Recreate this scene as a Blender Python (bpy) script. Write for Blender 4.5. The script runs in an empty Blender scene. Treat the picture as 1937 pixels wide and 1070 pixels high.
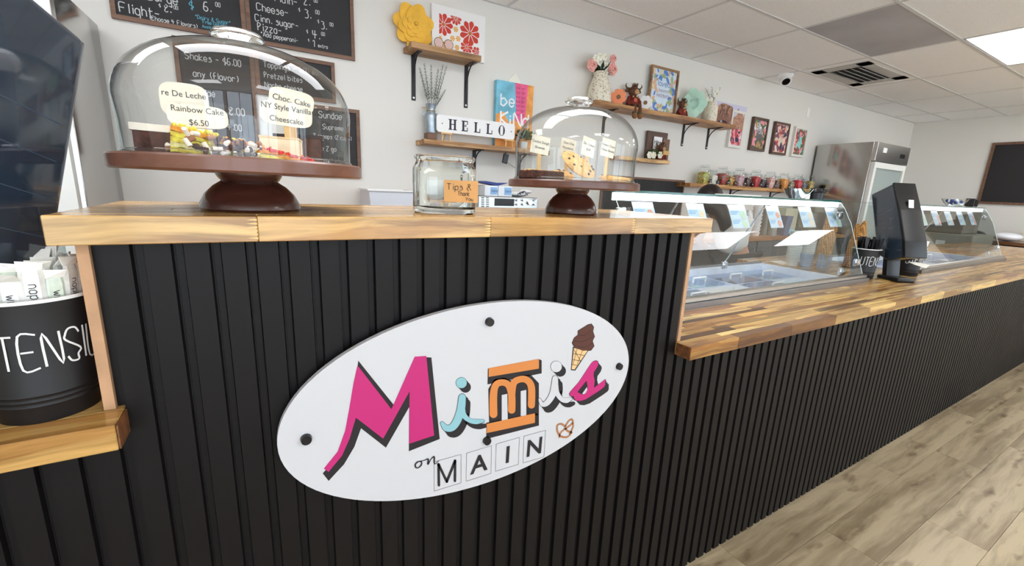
import bpy, bmesh, math, random
from mathutils import Vector, Matrix, Euler
random.seed(7)
PI = math.pi
COL = bpy.context.scene.collection
SC = bpy.context.scene
# ------------------------------------------------------------ camera
K = .78                       # distance of the counter face from the camera (m)
CH = 1.6885 * K               # camera height
CU, CV, F = 968.5, 535., 810.
def _n(a): return Vector(a).normalized()
_X = _n((2381 - CU, 418 - CV, F))
_D = Vector((806 - CU, 4183 - CV, F)); _D = (_D - _X * _D.dot(_X)).normalized()
_Z = -_D
_Y = _Z.cross(_X)
if _Y.z < 0: _Y = -_Y
def W(u, v, ax, val):
    """world point where the sight line of photo point (u, v) meets the plane x, y or z = val"""
    r = Vector((u - CU, v - CV, F)); d = Vector((r.dot(_X), r.dot(_Y), r.dot(_Z)))
    i = 'xyz'.index(ax)
    t = (val - (CH if i == 2 else 0)) / d[i]
    return Vector((d.x * t, d.y * t, d.z * t + CH))
cam = bpy.data.cameras.new('camera'); camo = bpy.data.objects.new('camera', cam); COL.objects.link(camo)
cam.sensor_width = 36; cam.lens = 36 * F / 1937; cam.clip_start = .02
R = Vector((_X.x, _Y.x, _Z.x)); Dn = Vector((_X.y, _Y.y, _Z.y)); Fw = Vector((_X.z, _Y.z, _Z.z))
m = Matrix((R, -Dn, -Fw)).transposed().to_4x4(); m.translation = Vector((0, 0, CH))
camo.matrix_world = m
SC.camera = camo
SC.view_settings.view_transform = 'Standard'; SC.view_settings.look = 'None'
SC.view_settings.gamma = 1; SC.view_settings.use_curve_mapping = False
SC.view_settings.exposure = 0.2
SC.cycles.max_bounces = 14; SC.cycles.transparent_max_bounces = 24
SC.cycles.glossy_bounces = 4; SC.cycles.transmission_bounces = 8; SC.cycles.diffuse_bounces = 9
SC.cycles.caustics_reflective = False; SC.cycles.caustics_refractive = False
SC.cycles.sample_clamp_indirect = 8
# ------------------------------------------------------------ world: overcast bright daylight
w = bpy.data.worlds.new('daylight'); SC.world = w; w.use_nodes = True
nt = w.node_tree; bg = nt.nodes['Background']
bg.inputs[0].default_value = (.78, .87, 1.0, 1); bg.inputs[1].default_value = 4.6
sun = bpy.data.lights.new('sun', 'SUN'); sun.energy = 38; sun.angle = .01; sun.color = (.93, .97, 1); so = bpy.data.objects.new('sun', sun); COL.objects.link(so)
so.rotation_euler = (math.radians(32), 0, math.radians(-12)); so.location = (0, -8, 6)   # high sun added to brighten the ceiling, falling on the floor behind the viewer
# ------------------------------------------------------------ materials
def lin(c):
    r = []
    for x in c[:3]:
        x = x / 255
        r.append(x / 12.92 if x <= .04045 else ((x + .055) / 1.055) ** 2.4)
    return (*r, 1)
MATS = {}
def mat(name, c=(200, 200, 200), rough=.5, metal=0, spec=.5, coat=0, bump=0, bscale=60, emit=None, var=0, trans=0, ior=1.45, sheen=0, vscale=8, stretch=(1, 1, 1)):
    if name in MATS: return MATS[name]
    m = bpy.data.materials.new(name); m.use_nodes = True
    t = m.node_tree; p = t.nodes['Principled BSDF']
    p.inputs['Base Color'].default_value = lin(c); p.inputs['Roughness'].default_value = rough
    p.inputs['Metallic'].default_value = metal; p.inputs['Specular IOR Level'].default_value = spec
    p.inputs['Coat Weight'].default_value = coat; p.inputs['Coat Roughness'].default_value = .05
    p.inputs['Transmission Weight'].default_value = trans; p.inputs['IOR'].default_value = ior
    if emit:
        p.inputs['Emission Color'].default_value = lin(emit[0]); p.inputs['Emission Strength'].default_value = emit[1]
    if var or bump:
        tc = t.nodes.new('ShaderNodeTexCoord'); mp = t.nodes.new('ShaderNodeMapping'); mp.inputs[3].default_value = stretch
        t.links.new(tc.outputs['Object'], mp.inputs[0])
    if var:
        n = t.nodes.new('ShaderNodeTexNoise'); n.inputs['Scale'].default_value = vscale; n.inputs['Detail'].default_value = 4
        t.links.new(mp.outputs[0], n.inputs['Vector'])
        cr = t.nodes.new('ShaderNodeValToRGB')
        a = tuple(max(0, x * (1 - var)) for x in c); b = tuple(min(255, x * (1 + var)) for x in c)
        cr.color_ramp.elements[0].position = .3; cr.color_ramp.elements[1].position = .7
        cr.color_ramp.elements[0].color = lin(a); cr.color_ramp.elements[1].color = lin(b)
        t.links.new(n.outputs[0], cr.inputs[0]); t.links.new(cr.outputs[0], p.inputs['Base Color'])
    if bump:
        n2 = t.nodes.new('ShaderNodeTexNoise'); n2.inputs['Scale'].default_value = bscale
        t.links.new(mp.outputs[0], n2.inputs['Vector'])
        bn = t.nodes.new('ShaderNodeBump'); bn.inputs['Strength'].default_value = bump; bn.inputs['Distance'].default_value = .002
        t.links.new(n2.outputs[0], bn.inputs['Height']); t.links.new(bn.outputs[0], p.inputs['Normal'])
    MATS[name] = m; return m
def wood(name, cols, gscale=1.0, rough=.3, axis=0, coat=.3, contrast=1.0, freq=30, knots=0, spec=.5, heart=0):
    """plank wood: tone picked per object, streaky grain along one axis"""
    m = bpy.data.materials.new(name); m.use_nodes = True
    t = m.node_tree; N = t.nodes.new; L = t.links.new; p = t.nodes['Principled BSDF']
    p.inputs['Roughness'].default_value = rough; p.inputs['Coat Weight'].default_value = coat; p.inputs['Coat Roughness'].default_value = .08
    p.inputs['Specular IOR Level'].default_value = spec
    oi = N('ShaderNodeObjectInfo'); tc = N('ShaderNodeTexCoord')
    add = N('ShaderNodeVectorMath'); add.operation = 'ADD'
    mul = N('ShaderNodeVectorMath'); mul.operation = 'SCALE'; mul.inputs['Scale'].default_value = 37
    cmb = N('ShaderNodeCombineXYZ'); L(oi.outputs['Random'], cmb.inputs[0]); L(oi.outputs['Random'], cmb.inputs[1]); L(oi.outputs['Random'], cmb.inputs[2])
    L(cmb.outputs[0], mul.inputs[0]); L(tc.outputs['Object'], add.inputs[0]); L(mul.outputs[0], add.inputs[1])
    # gentle wander of the grain
    nz = N('ShaderNodeTexNoise'); nz.inputs['Scale'].default_value = 5 * gscale; nz.inputs['Detail'].default_value = 2
    L(add.outputs[0], nz.inputs['Vector'])
    sub = N('ShaderNodeVectorMath'); sub.operation = 'MULTIPLY_ADD'; sub.inputs[1].default_value = (.03 / gscale,) * 3
    L(nz.outputs['Color'], sub.inputs[0]); L(add.outputs[0], sub.inputs[2])
    mp = N('ShaderNodeMapping'); s = [freq * gscale] * 3; s[axis] = 1.6 * gscale; mp.inputs[3].default_value = s
    L(sub.outputs[0], mp.inputs[0])
    g = N('ShaderNodeTexNoise'); g.inputs['Scale'].default_value = 1.0; g.inputs['Detail'].default_value = 6; g.inputs['Roughness'].default_value = .6
    L(mp.outputs[0], g.inputs['Vector'])
    cr = N('ShaderNodeValToRGB'); cr.color_ramp.interpolation = 'LINEAR'
    e = cr.color_ramp.elements
    n = len(cols)
    while len(e) < n: e.new(.5)
    for i, c in enumerate(cols):
        e[i].position = i / (n - 1); e[i].color = lin(c)
    L(oi.outputs['Random'], cr.inputs[0])
    gr = N('ShaderNodeValToRGB'); ge = gr.color_ramp.elements
    ge[0].position = .38; ge[1].position = .60; d = 1 - .42 * contrast
    ge[0].color = (d, d * .93, d * .85, 1); ge[1].color = (1.12, 1.12, 1.12, 1)
    L(g.outputs[0], gr.inputs[0])
    mx = N('ShaderNodeMix'); mx.data_type = 'RGBA'; mx.blend_type = 'MULTIPLY'; mx.inputs[0].default_value = 1
    L(cr.outputs[0], mx.inputs[6]); L(gr.outputs[0], mx.inputs[7])
    out = mx.outputs[2]
    if knots:
        vo = N('ShaderNodeTexNoise'); vo.inputs['Scale'].default_value = 1; vo.inputs['Detail'].default_value = 3
        mp2 = N('ShaderNodeMapping'); s2 = [7 * knots] * 3; s2[axis] = 2.2 * knots; mp2.inputs[3].default_value = s2
        L(sub.outputs[0], mp2.inputs[0]); L(mp2.outputs[0], vo.inputs['Vector'])
        k = N('ShaderNodeValToRGB'); ke = k.color_ramp.elements; ke[0].position = .60; ke[1].position = .74
        ke[0].color = (1, 1, 1, 1); ke[1].color = (.33, .24, .19, 1); L(vo.outputs[0], k.inputs[0])
        m2 = N('ShaderNodeMix'); m2.data_type = 'RGBA'; m2.blend_type = 'MULTIPLY'; m2.inputs[0].default_value = 1
        L(out, m2.inputs[6]); L(k.outputs[0], m2.inputs[7]); out = m2.outputs[2]
    if heart:
        hn = N('ShaderNodeTexNoise'); hn.inputs['Scale'].default_value = 1; hn.inputs['Detail'].default_value = 4; hn.inputs['Distortion'].default_value = .6
        mp3 = N('ShaderNodeMapping'); s3 = [26 * gscale] * 3; s3[axis] = 2.0 * gscale; mp3.inputs[3].default_value = s3
        L(sub.outputs[0], mp3.inputs[0]); L(mp3.outputs[0], hn.inputs['Vector'])
        k3 = N('ShaderNodeValToRGB'); k3e = k3.color_ramp.elements; k3e[0].position = .50; k3e[1].position = .56
        k3e[0].color = (1, 1, 1, 1); k3e[1].color = tuple(1 - heart * q_ for q_ in (.42, .56, .68)) + (1,); L(hn.outputs[0], k3.inputs[0])
        m3 = N('ShaderNodeMix'); m3.data_type = 'RGBA'; m3.blend_type = 'MULTIPLY'; m3.inputs[0].default_value = 1
        L(out, m3.inputs[6]); L(k3.outputs[0], m3.inputs[7]); out = m3.outputs[2]
    L(out, p.inputs['Base Color'])
    bp = N('ShaderNodeBump'); bp.inputs['Strength'].default_value = .12; bp.inputs['Distance'].default_value = .002
    L(g.outputs[0], bp.inputs['Height']); L(bp.outputs[0], p.inputs['Normal'])
    MATS[name] = m; return m
def thin_glass(name, tint=(250, 252, 252), refl=1.0, rough=.0, edge=(150, 160, 160), edge_at=.35):
    """single-walled glass: see-through with fresnel mirror reflections, darker where seen edge-on"""
    m = bpy.data.materials.new(name); m.use_nodes = True; t = m.node_tree; N = t.nodes.new; L = t.links.new
    t.nodes.remove(t.nodes['Principled BSDF']); out = t.nodes['Material Output']
    lw = N('ShaderNodeLayerWeight'); lw.inputs[0].default_value = edge_at
    cr = N('ShaderNodeValToRGB'); cr.color_ramp.elements[0].position = .55; cr.color_ramp.elements[0].color = lin(tint); cr.color_ramp.elements[1].color = lin(edge)
    L(lw.outputs['Facing'], cr.inputs[0])
    tr = N('ShaderNodeBsdfTransparent'); L(cr.outputs[0], tr.inputs[0])
    gl = N('ShaderNodeBsdfGlossy'); gl.inputs['Roughness'].default_value = rough
    l2 = N('ShaderNodeLayerWeight'); l2.inputs[0].default_value = .5
    pw_ = N('ShaderNodeMath'); pw_.operation = 'POWER'; pw_.inputs[1].default_value = 4.5; L(l2.outputs['Facing'], pw_.inputs[0])
    mm = N('ShaderNodeMath'); mm.operation = 'MULTIPLY_ADD'; mm.inputs[1].default_value = .9 * refl; mm.inputs[2].default_value = .055 * refl; mm.use_clamp = True; L(pw_.outputs[0], mm.inputs[0])
    mx = N('ShaderNodeMixShader'); L(mm.outputs[0], mx.inputs[0]); L(tr.outputs[0], mx.inputs[1]); L(gl.outputs[0], mx.inputs[2])
    L(mx.outputs[0], out.inputs[0]); MATS[name] = m; return m
# ------------------------------------------------------------ object helpers
WM = {}
def tag(o, label=None, cat=None, group=None, kind=None):
    if label: o['label'] = label
    if cat: o['category'] = cat
    if group: o['group'] = group
    if kind: o['kind'] = kind
    return o
def thing(name, label, cat, loc=(0, 0, 0), rz=0, group=None):
    o = bpy.data.objects.new(name, None); COL.objects.link(o); o.empty_display_size = .05
    o.location = loc; o.rotation_euler = (0, 0, rz); tag(o, label, cat, group)
    WM[o.name] = Matrix.Translation(Vector(loc)) @ Matrix.Rotation(rz, 4, 'Z')
    return o
def copy_tree(o, parent=None):
    c = o.copy(); COL.objects.link(c)
    if parent: c.parent = parent
    for ch in list(o.children): copy_tree(ch, c)
    return c
class B:
    def __init__(s): s.b = bmesh.new(); s.mi = 0; s.tri = False
    def _f(s, vs):
        try: f = s.b.faces.new(vs); f.material_index = s.mi; return f
        except ValueError: return None
    def box(s, c, d, rot=None, bev=0):
        """box by centre and full size; rot is an Euler tuple or a matrix"""
        M = Matrix.Identity(3) if rot is None else (Euler(rot).to_matrix() if isinstance(rot, tuple) else rot)
        c = Vector(c); hx, hy, hz = d[0] / 2, d[1] / 2, d[2] / 2
        if bev <= 0:
            v = [s.b.verts.new(c + M @ Vector((x * hx, y * hy, z * hz))) for x in (-1, 1) for y in (-1, 1) for z in (-1, 1)]
            for q in ((0, 1, 3, 2), (4, 6, 7, 5), (0, 4, 5, 1), (2, 3, 7, 6), (0, 2, 6, 4), (1, 5, 7, 3)): s._f([v[i] for i in q])
        else:
            bm = bmesh.new(); bmesh.ops.create_cube(bm, size=1)
            for x in bm.verts: x.co = Vector((x.co.x * d[0], x.co.y * d[1], x.co.z * d[2]))
            bmesh.ops.bevel(bm, geom=list(bm.edges), offset=bev, segments=1 if bev < .004 else 3, affect='EDGES', profile=.5)
            s.add(bm, Matrix.Translation(c) @ M.to_4x4())
        return s
    def box2(s, a, b, bev=0):
        a, b = Vector(a), Vector(b)
        return s.box((a + b) / 2, (abs(b.x - a.x), abs(b.y - a.y), abs(b.z - a.z)), bev=bev)
    def add(s, bm, M=Matrix.Identity(4)):
        mp = {v: s.b.verts.new(M @ v.co) for v in bm.verts}
        for f in bm.faces: s._f([mp[v] for v in f.verts])
        bm.free(); return s
    def cyl(s, p0, p1, r0, r1=None, n=16, cap=True):
        p0, p1 = Vector(p0), Vector(p1); r1 = r0 if r1 is None else r1
        d = (p1 - p0).normalized(); a = d.orthogonal().normalized(); b = d.cross(a)
        R0 = []; R1 = []
        for i in range(n):
            t = 2 * PI * i / n; o = a * math.cos(t) + b * math.sin(t)
            R0.append(s.b.verts.new(p0 + o * r0)); R1.append(s.b.verts.new(p1 + o * r1))
        for i in range(n): s._f([R0[i], R0[(i + 1) % n], R1[(i + 1) % n], R1[i]])
        if cap: s._f(R0[::-1]); s._f(R1)
        return s
    def tube(s, pts, r, n=8, cap=True):
        pts = [Vector(p) for p in pts]; rs = r if isinstance(r, (list, tuple)) else [r] * len(pts)
        rings = []; a = None
        for i, p in enumerate(pts):
            d = (pts[min(i + 1, len(pts) - 1)] - pts[max(i - 1, 0)]).normalized()
            a = d.orthogonal().normalized() if a is None else (a - d * a.dot(d)).normalized()
            b = d.cross(a)
            rings.append([s.b.verts.new(p + (a * math.cos(2 * PI * k / n) + b * math.sin(2 * PI * k / n)) * rs[i]) for k in range(n)])
        for A, C in zip(rings, rings[1:]):
            for k in range(n): s._f([A[k], A[(k + 1) % n], C[(k + 1) % n], C[k]])
        if cap: s._f(rings[0][::-1]); s._f(rings[-1])
        return s
    def lathe(s, prof, c, n=32, M=None, sx=1, sy=1):
        """prof: (r, z) pairs round a vertical axis at c"""
        c = Vector(c); rings = []
        for r, z in prof:
            if r < 1e-6:
                q = Vector((0, 0, z)); q = M @ q if M else q; rings.append([s.b.verts.new(c + q)])
            else:
                ring = []
                for k in range(n):
                    q = Vector((r * sx * math.cos(2 * PI * k / n), r * sy * math.sin(2 * PI * k / n), z)); q = M @ q if M else q
                    ring.append(s.b.verts.new(c + q))
                rings.append(ring)
        for A, C in zip(rings, rings[1:]):
            for k in range(n):
                a, b_ = A[k % len(A)], A[(k + 1) % len(A)]; c1, d1 = C[(k + 1) % len(C)], C[k % len(C)]
                vs = []
                for x in (a, b_, c1, d1):
                    if x not in vs: vs.append(x)
                if len(vs) > 2: s._f(vs)
        return s
    def ball(s, c, r, n=12, sc=(1, 1, 1), rot=None):
        k = max(5, n // 2); M = Matrix.Diagonal(Vector(sc)); 
        if rot is not None: M = Euler(rot).to_matrix() @ M
        return s.lathe([(r * math.sin(PI * i / k), -r * math.cos(PI * i / k)) for i in range(k + 1)], c, n, M)
    def prism(s, pts, off):
        """closed polygon in 3-D, extruded by vector off"""
        off = Vector(off); A = [s.b.verts.new(Vector(p)) for p in pts]; C = [s.b.verts.new(Vector(p) + off) for p in pts]
        s._f(A[::-1]); s._f(C)
        for i in range(len(A)): s._f([A[i], A[(i + 1) % len(A)], C[(i + 1) % len(A)], C[i]])
        return s
    def quad(s, *p): s._f([s.b.verts.new(Vector(q)) for q in p]); return s
    def build(s, name, mats, parent=None, smooth=False, loc=None, local=False, label=None, cat=None, group=None, kind=None, norm=True):
        me = bpy.data.meshes.new(name)
        if norm: bmesh.ops.recalc_face_normals(s.b, faces=s.b.faces[:])
        if parent is not None: M = WM[parent.name]
        else: M = Matrix.Translation(Vector(loc)) if loc is not None else Matrix.Identity(4)
        if not local: s.b.transform(M.inverted())
        s.b.to_mesh(me); s.b.free()
        for mm in (mats if isinstance(mats, (list, tuple)) else [mats]): me.materials.append(mm)
        if smooth:
            me.polygons.foreach_set('use_smooth', [True] * len(me.polygons))
            if smooth != 2: me.set_sharp_from_angle(angle=math.radians(smooth if smooth > 2 else 40))
        o = bpy.data.objects.new(name, me); COL.objects.link(o)
        if parent is not None: o.parent = parent
        else: o.matrix_world = M
        WM[o.name] = M
        return tag(o, label, cat, group, kind)
def struct(name, b, m, **k): return b.build(name, m, kind='structure', **k)
def bracket(b, x, yw, zt, h, dep, w=.03, t=.006):
    """shelf bracket: wall leg, shelf leg, curved brace"""
    b.box2((x - w / 2, yw - t, zt - h), (x + w / 2, yw, zt)); b.box2((x - w / 2, yw - dep, zt - t), (x + w / 2, yw, zt))
    pts = []
    for i in range(9):
        a = PI / 2 * i / 8
        pts.append((x, yw - t - (dep * .82) * (1 - math.cos(a)), zt - t - (h * .62) * (1 - math.sin(a))))
    b.tube(pts, .005, 6)
# ---- single-stroke lettering.  x 0-4, baseline 2, x-height 6, capitals 8, descender 0
G = {'A':'022842 1434','B':'0208283726152516 15354433220 2'.replace(' ','') and '02082837362505 25444332 0232','C':'4738180703122243','D':'020828464423 0223','E':'48080242 0535','F':'480802 0535','G':'4738180703122243 254543 ','H':'0802 4842 0545','I':'0802','J':'48433222130 4'.replace(' ',''),'K':'0802 480542','L':'080242','M':'0208254842','N':'02084248','O':'1828474333221203071 8'.replace(' ',''),'P':'0208283726 1505'.replace(' ',''),'Q':'182847433222120307 18 2442','R':'020828372605 2542','S':'4738180706443332120 3'.replace(' ',''),'T':'0848 2822','U':'08031232434 8'.replace(' ',''),'V':'082248','W':'0812253248','X':'0842 4802','Y':'082548 2522','Z':'08480242',
'a':'3526160504 03122233 3632'.replace(' 03','03'),'b':'0802 0526354433221203','c':'3526160503122233','d':'3832 3526160503122233','e':'0434352616050312 2233'.replace(' ',''),'f':'3828171202 0535'.replace('1202','12'),'g':'3526160503122233 3630201 0'.replace('1 0','10'),'h':'0802 0516263532','i':'1612 1718','j':'2621100 1 2728'.replace('0 1','01'),'k':'0802 360432','l':'1812','m':'0602 05162522 25364542','n':'0602 0516263532','o':'1626353322120305 16'.replace(' ',''),'p':'0600 0526354433221203'.replace('26354433','263533'),'q':'3526160503122233 3630','r':'0602 05162635','s':'3526160524332202'.replace('0524','1534'),'t':'1813122232 0636','u':'0603122233 3632','v':'062236'.replace('2236','1226'.replace('1226','1236')),'w':'0612243246'.replace('46','36') and '0602' and '0612253246','x':'0632 3602','y':'0613 3610'.replace('0613 3610','0622 3600'),'z':'06360232',
'0':'1828373322120307 18'.replace(' ',''),'1':'072822','2':'07183837023 2'.replace(' ',''),'3':'0828372635332202','4':'08053545 2822','5':'380805263533220 2'.replace(' ',''),'6':'3818050312223334250 5'.replace(' ',''),'7':'083812','8':'1828371503122233 1507 18','9':'35150718283732 ','$':'3727170605343312 0213 2921'.replace(' 0213',''),'-':'0535','.':'1213','*':'1618 0618 2816','(':'28161422','!':'1814 1213',')':'18262412',',':'1311','&':'42172837041222 44','/':'0248',"'":'1817'}
def strokes(s):
    out = []; x = 0
    for ch in s:
        if ch == ' ': x += 3.2; continue
        g = G.get(ch, '0242'); wmax = 0
        for pl in g.split():
            pts = [(int(pl[i]), int(pl[i + 1])) for i in range(0, len(pl) - 1, 2)]
            if not pts: continue
            wmax = max(wmax, max(p[0] for p in pts)); out.append([(x + px, py - 2) for px, py in pts])
        x += wmax + 1.5
    return out, x
def smooth_line(p):
    if len(p) < 3: return p
    o = []
    for i in range(len(p) - 1):
        p0 = p[max(i - 1, 0)]; p1 = p[i]; p2 = p[i + 1]; p3 = p[min(i + 2, len(p) - 1)]
        for k in range(4):
            t = k / 4
            o.append(tuple(.5 * (2 * p1[j] + (p2[j] - p0[j]) * t + (2 * p0[j] - 5 * p1[j] + 4 * p2[j] - p3[j]) * t * t + (3 * p1[j] - p0[j] - 3 * p2[j] + p3[j]) * t ** 3) for j in (0, 1)))
    o.append(p[-1]); return o
def write(b, s, f, size, width, curve=True, wob=.12, nar=1.0):
    """lettering as thin ribbons; f(x, y) maps text metres to a world point; size = capital height"""
    st, tot = strokes(s); k = size / 6
    _o = Vector(f(0, 0)); _nn = (Vector(f(.002, 0)) - _o).cross(Vector(f(0, .002)) - _o).normalized(); cnt = 0
    for pl in st:
        pl = [(x + random.uniform(-wob, wob), y + random.uniform(-wob, wob)) for x, y in pl]
        if curve: pl = smooth_line(pl)
        pr = None
        n = len(pl); L = []; Rr = []
        for i, (x, y) in enumerate(pl):
            a = pl[max(i - 1, 0)]; c = pl[min(i + 1, n - 1)]
            dx, dy = c[0] - a[0], c[1] - a[1]; q = math.hypot(dx, dy) or 1
            ox, oy = -dy / q * width / 2, dx / q * width / 2
            cnt += 1; e_ = _nn * (cnt * 2.5e-6); L.append(b.b.verts.new(Vector(f(x * k * nar + ox, y * k + oy)) + e_)); Rr.append(b.b.verts.new(Vector(f(x * k * nar - ox, y * k - oy)) + e_))
        for i in range(n - 1): b._f([L[i], L[i + 1], Rr[i + 1], Rr[i]])
    return tot * k * nar
def print_text(s, size, M, m, parent, name='lettering', align='LEFT', shear=0, bold=0, squeeze=1.0):
    """printed lettering (built-in face) as a flat mesh; M maps text xy to world"""
    c = bpy.data.curves.new('t', 'FONT'); c.body = s; c.size = size; c.align_x = align; c.align_y = 'BOTTOM_BASELINE' ; c.shear = shear; c.offset = bold; c.resolution_u = 3; c.extrude = 0
    o = bpy.data.objects.new('t', c); me = bpy.data.meshes.new_from_object(o)
    bpy.data.objects.remove(o); bpy.data.curves.remove(c)
    me.transform(Matrix.Scale(squeeze, 4, (1, 0, 0))); me.transform(WM[parent.name].inverted() @ M)
    me.materials.clear(); me.materials.append(m); me.name = name
    o = bpy.data.objects.new(name, me); COL.objects.link(o); o.parent = parent; WM[o.name] = WM[parent.name]
    return o
def frame_m(o, x, y):
    """matrix whose x and y axes are given world vectors, origin o"""
    x = Vector(x).normalized(); z = x.cross(Vector(y)).normalized(); y = z.cross(x)
    M = Matrix((x, y, z)).transposed().to_4x4(); M.translation = Vector(o); return M
FX, FZ = Vector((1, 0, 0)), Vector((0, 0, 1))
# ------------------------------------------------------------ shared materials
WALL = mat('wall_paint', (226, 224, 218), .7, bump=.05, bscale=90)
CEILG = mat('ceiling_grid_paint', (214, 214, 215), .45)
TILE = mat('ceiling_tile_fibre', (247, 247, 248), .9, bump=.25, bscale=160, var=.02, vscale=120)
TILED = mat('unlit_diffuser_grey', (178, 176, 180), .9, var=.05, vscale=2)  # grey blank panel, a light diffuser that is off
PANEL = mat('light_diffuser', (255, 255, 255), .5, emit=((250, 251, 255), 8))
BLACKP = mat('black_slat_paint', (14, 11, 12), .5, spec=.28, bump=.08, bscale=35, stretch=(1, 1, .15))
DARKBACK = mat('dark_backing', (22, 20, 21), .8)
ACACIA = wood('acacia_block', [(90, 54, 22), (232, 198, 122), (140, 88, 40), (240, 210, 138), (186, 138, 72), (232, 194, 116), (116, 72, 32), (238, 204, 130)], 1.0, .3, 0, .22, contrast=.9, freq=40, knots=.8, heart=.95)
ACACIAF = wood('acacia_light_block', [(214, 172, 104), (198, 150, 84), (220, 182, 116), (206, 162, 94), (186, 136, 72)], 1.0, .24, 0, .22, contrast=1.1, freq=40, knots=.8, heart=.7)
MDF = mat('raw_edge_board', (186, 146, 112), .7, var=.06, vscale=20)
ENDG = mat('end_grain', (110, 70, 42), .6, var=.3, vscale=60)
PLANK = wood('vinyl_plank', [(170, 154, 126), (184, 168, 138), (176, 160, 132), (188, 172, 142)], .8, .42, 0, 0, contrast=.95, freq=22, knots=2.1, spec=.4)
GRAP = mat('plank_joint', (136, 122, 98), .8)
STEEL = mat('brushed_steel', (190, 188, 184), .17, 1, bump=.35, bscale=3.2, stretch=(.35, .35, 2.2))
STEEL2 = mat('steel_trim', (205, 205, 203), .28, 1)
CHROME = mat('chrome', (225, 228, 232), .06, 1)
ALU = mat('aluminium_rail', (150, 150, 152), .35, 1)
WHITE = mat('white_plastic', (240, 240, 240), .4)
PAPER = mat('white_paper', (246, 244, 238), .8)
CREAMP = mat('cream_card', (240, 234, 218), .8)
BLACK = mat('black_plastic', (22, 22, 25), .3)
BLACKM = mat('black_matte_tin', (20, 19, 21), .5)
IRON = mat('black_iron', (28, 27, 29), .45)
INK = mat('black_print', (30, 26, 30), .6)
CHALKW = mat('white_chalk', (206, 208, 208), .9)
CHALKB = mat('blue_chalk', (96, 168, 190), .9)
SLATE = mat('chalkboard', (48, 48, 50), .75, var=.12, vscale=4)
FRAMEW = wood('board_frame_wood', [(112, 82, 64), (128, 94, 74)], 1, .55, 0, 0, contrast=.5)
SHELFW = wood('shelf_wood', [(150, 112, 76), (176, 136, 92), (132, 98, 68)], 1, .5, 0, 0, contrast=.8, knots=1)
SHELFL = wood('shelf_block_wood', [(178, 128, 76), (204, 158, 100), (150, 100, 60), (222, 184, 126)], 1, .45, 0, .1, contrast=.9, knots=1, heart=.8)
WALNUT = wood('walnut_turned', [(108, 68, 54), (94, 58, 46), (116, 76, 60)], 1, .32, 0, .15, contrast=.6, freq=22)
WALNUTD = wood('walnut_dark', [(84, 46, 38), (76, 42, 34)], 1, .25, 0, .3, contrast=.5, freq=26)
STICK = mat('craft_stick_wood', (222, 184, 128), .7, var=.05)
GLASS = thin_glass('clear_glass')
DOME = thin_glass('dome_glass', (252, 253, 252), 1.1, 0, (120, 124, 120), .42)
PANE = thin_glass('guard_glass', (250, 253, 252), 1.15, 0, (222, 234, 230), .3)
GEDGE = mat('green_glass_edge', (30, 92, 84), .15, coat=.5)
SOLIDG = mat('solid_glass', (250, 252, 250), .0, trans=1, ior=1.46)
# ------------------------------------------------------------ room
YB = 3.27; XR = 9.72; XL = -3.4; YF = -3.6; ZC = CH + 1.37
FLX = 60
b = B().box2((XL, YB, 0), (XR + .1, YB + .12, ZC)); struct('wall_back', b, WALL)
b = B().box2((XR, YF, 0), (XR + .12, YB, ZC)); struct('wall_right', b, WALL)
b = B().box2((XL - .12, YF, 0), (XL, YB, ZC)); struct('wall_left', b, WALL)
# shop front behind the viewer: sill wall, header, piers and glazed bays
b = B(); b.box2((XL, YF - .15, 0), (XR, YF, .12)); b.box2((XL, YF - .15, 2.55), (XR, YF, ZC))
bays = [(-3.1, -1.3), (-1.1, .7), (.9, 2.7), (4.2, 6.3), (6.5, 8.8)]
xs = [XL] + [q for p in bays for q in p] + [XR]
for i in range(0, len(xs), 2): b.box2((xs[i], YF - .15, .12), (xs[i + 1], YF, 2.55))
struct('wall_front', b, WALL)
DARKF = mat('bronze_mullion', (60, 52, 46), .4)
for i, (a, c) in enumerate(bays):
    b = B()
    for q in (a + .02, (a + c) / 2, c - .02): b.box2((q - .02, YF - .1, .12), (q + .02, YF - .04, 2.55))
    for q in (.14, 2.53): b.box2((a, YF - .1, q - .02), (c, YF - .04, q + .02))
    wn = struct('window_%d' % (i + 1), b, DARKF)
    B().box2((a, YF - .075, .12), (c, YF - .07, 2.55)).build('pane', GLASS, wn)
# floor: base plus planks laid along the counter
fl = struct('floor', B().box2((XL, YF, -.1), (XR, YB, -.004)), GRAP)
pw, pl = .183, 1.22
pm = B().box((0, 0, -.002), (pl - .0012, pw - .0012, .004)).build('plank', PLANK, fl, local=True)
first = True
row = 0; y = .78 - pw / 2 + .03
while y > -2.6:
    x = -1.6 + (row * .47) % 1.22
    while x < XR:
        if x > (-.2 if y > -1 else 1):
            o = pm if first else pm.copy()
            if not first: COL.objects.link(o)
            first = False; o.location = (x, y, 0)
        x += pl
    y -= pw; row += 1
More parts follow.
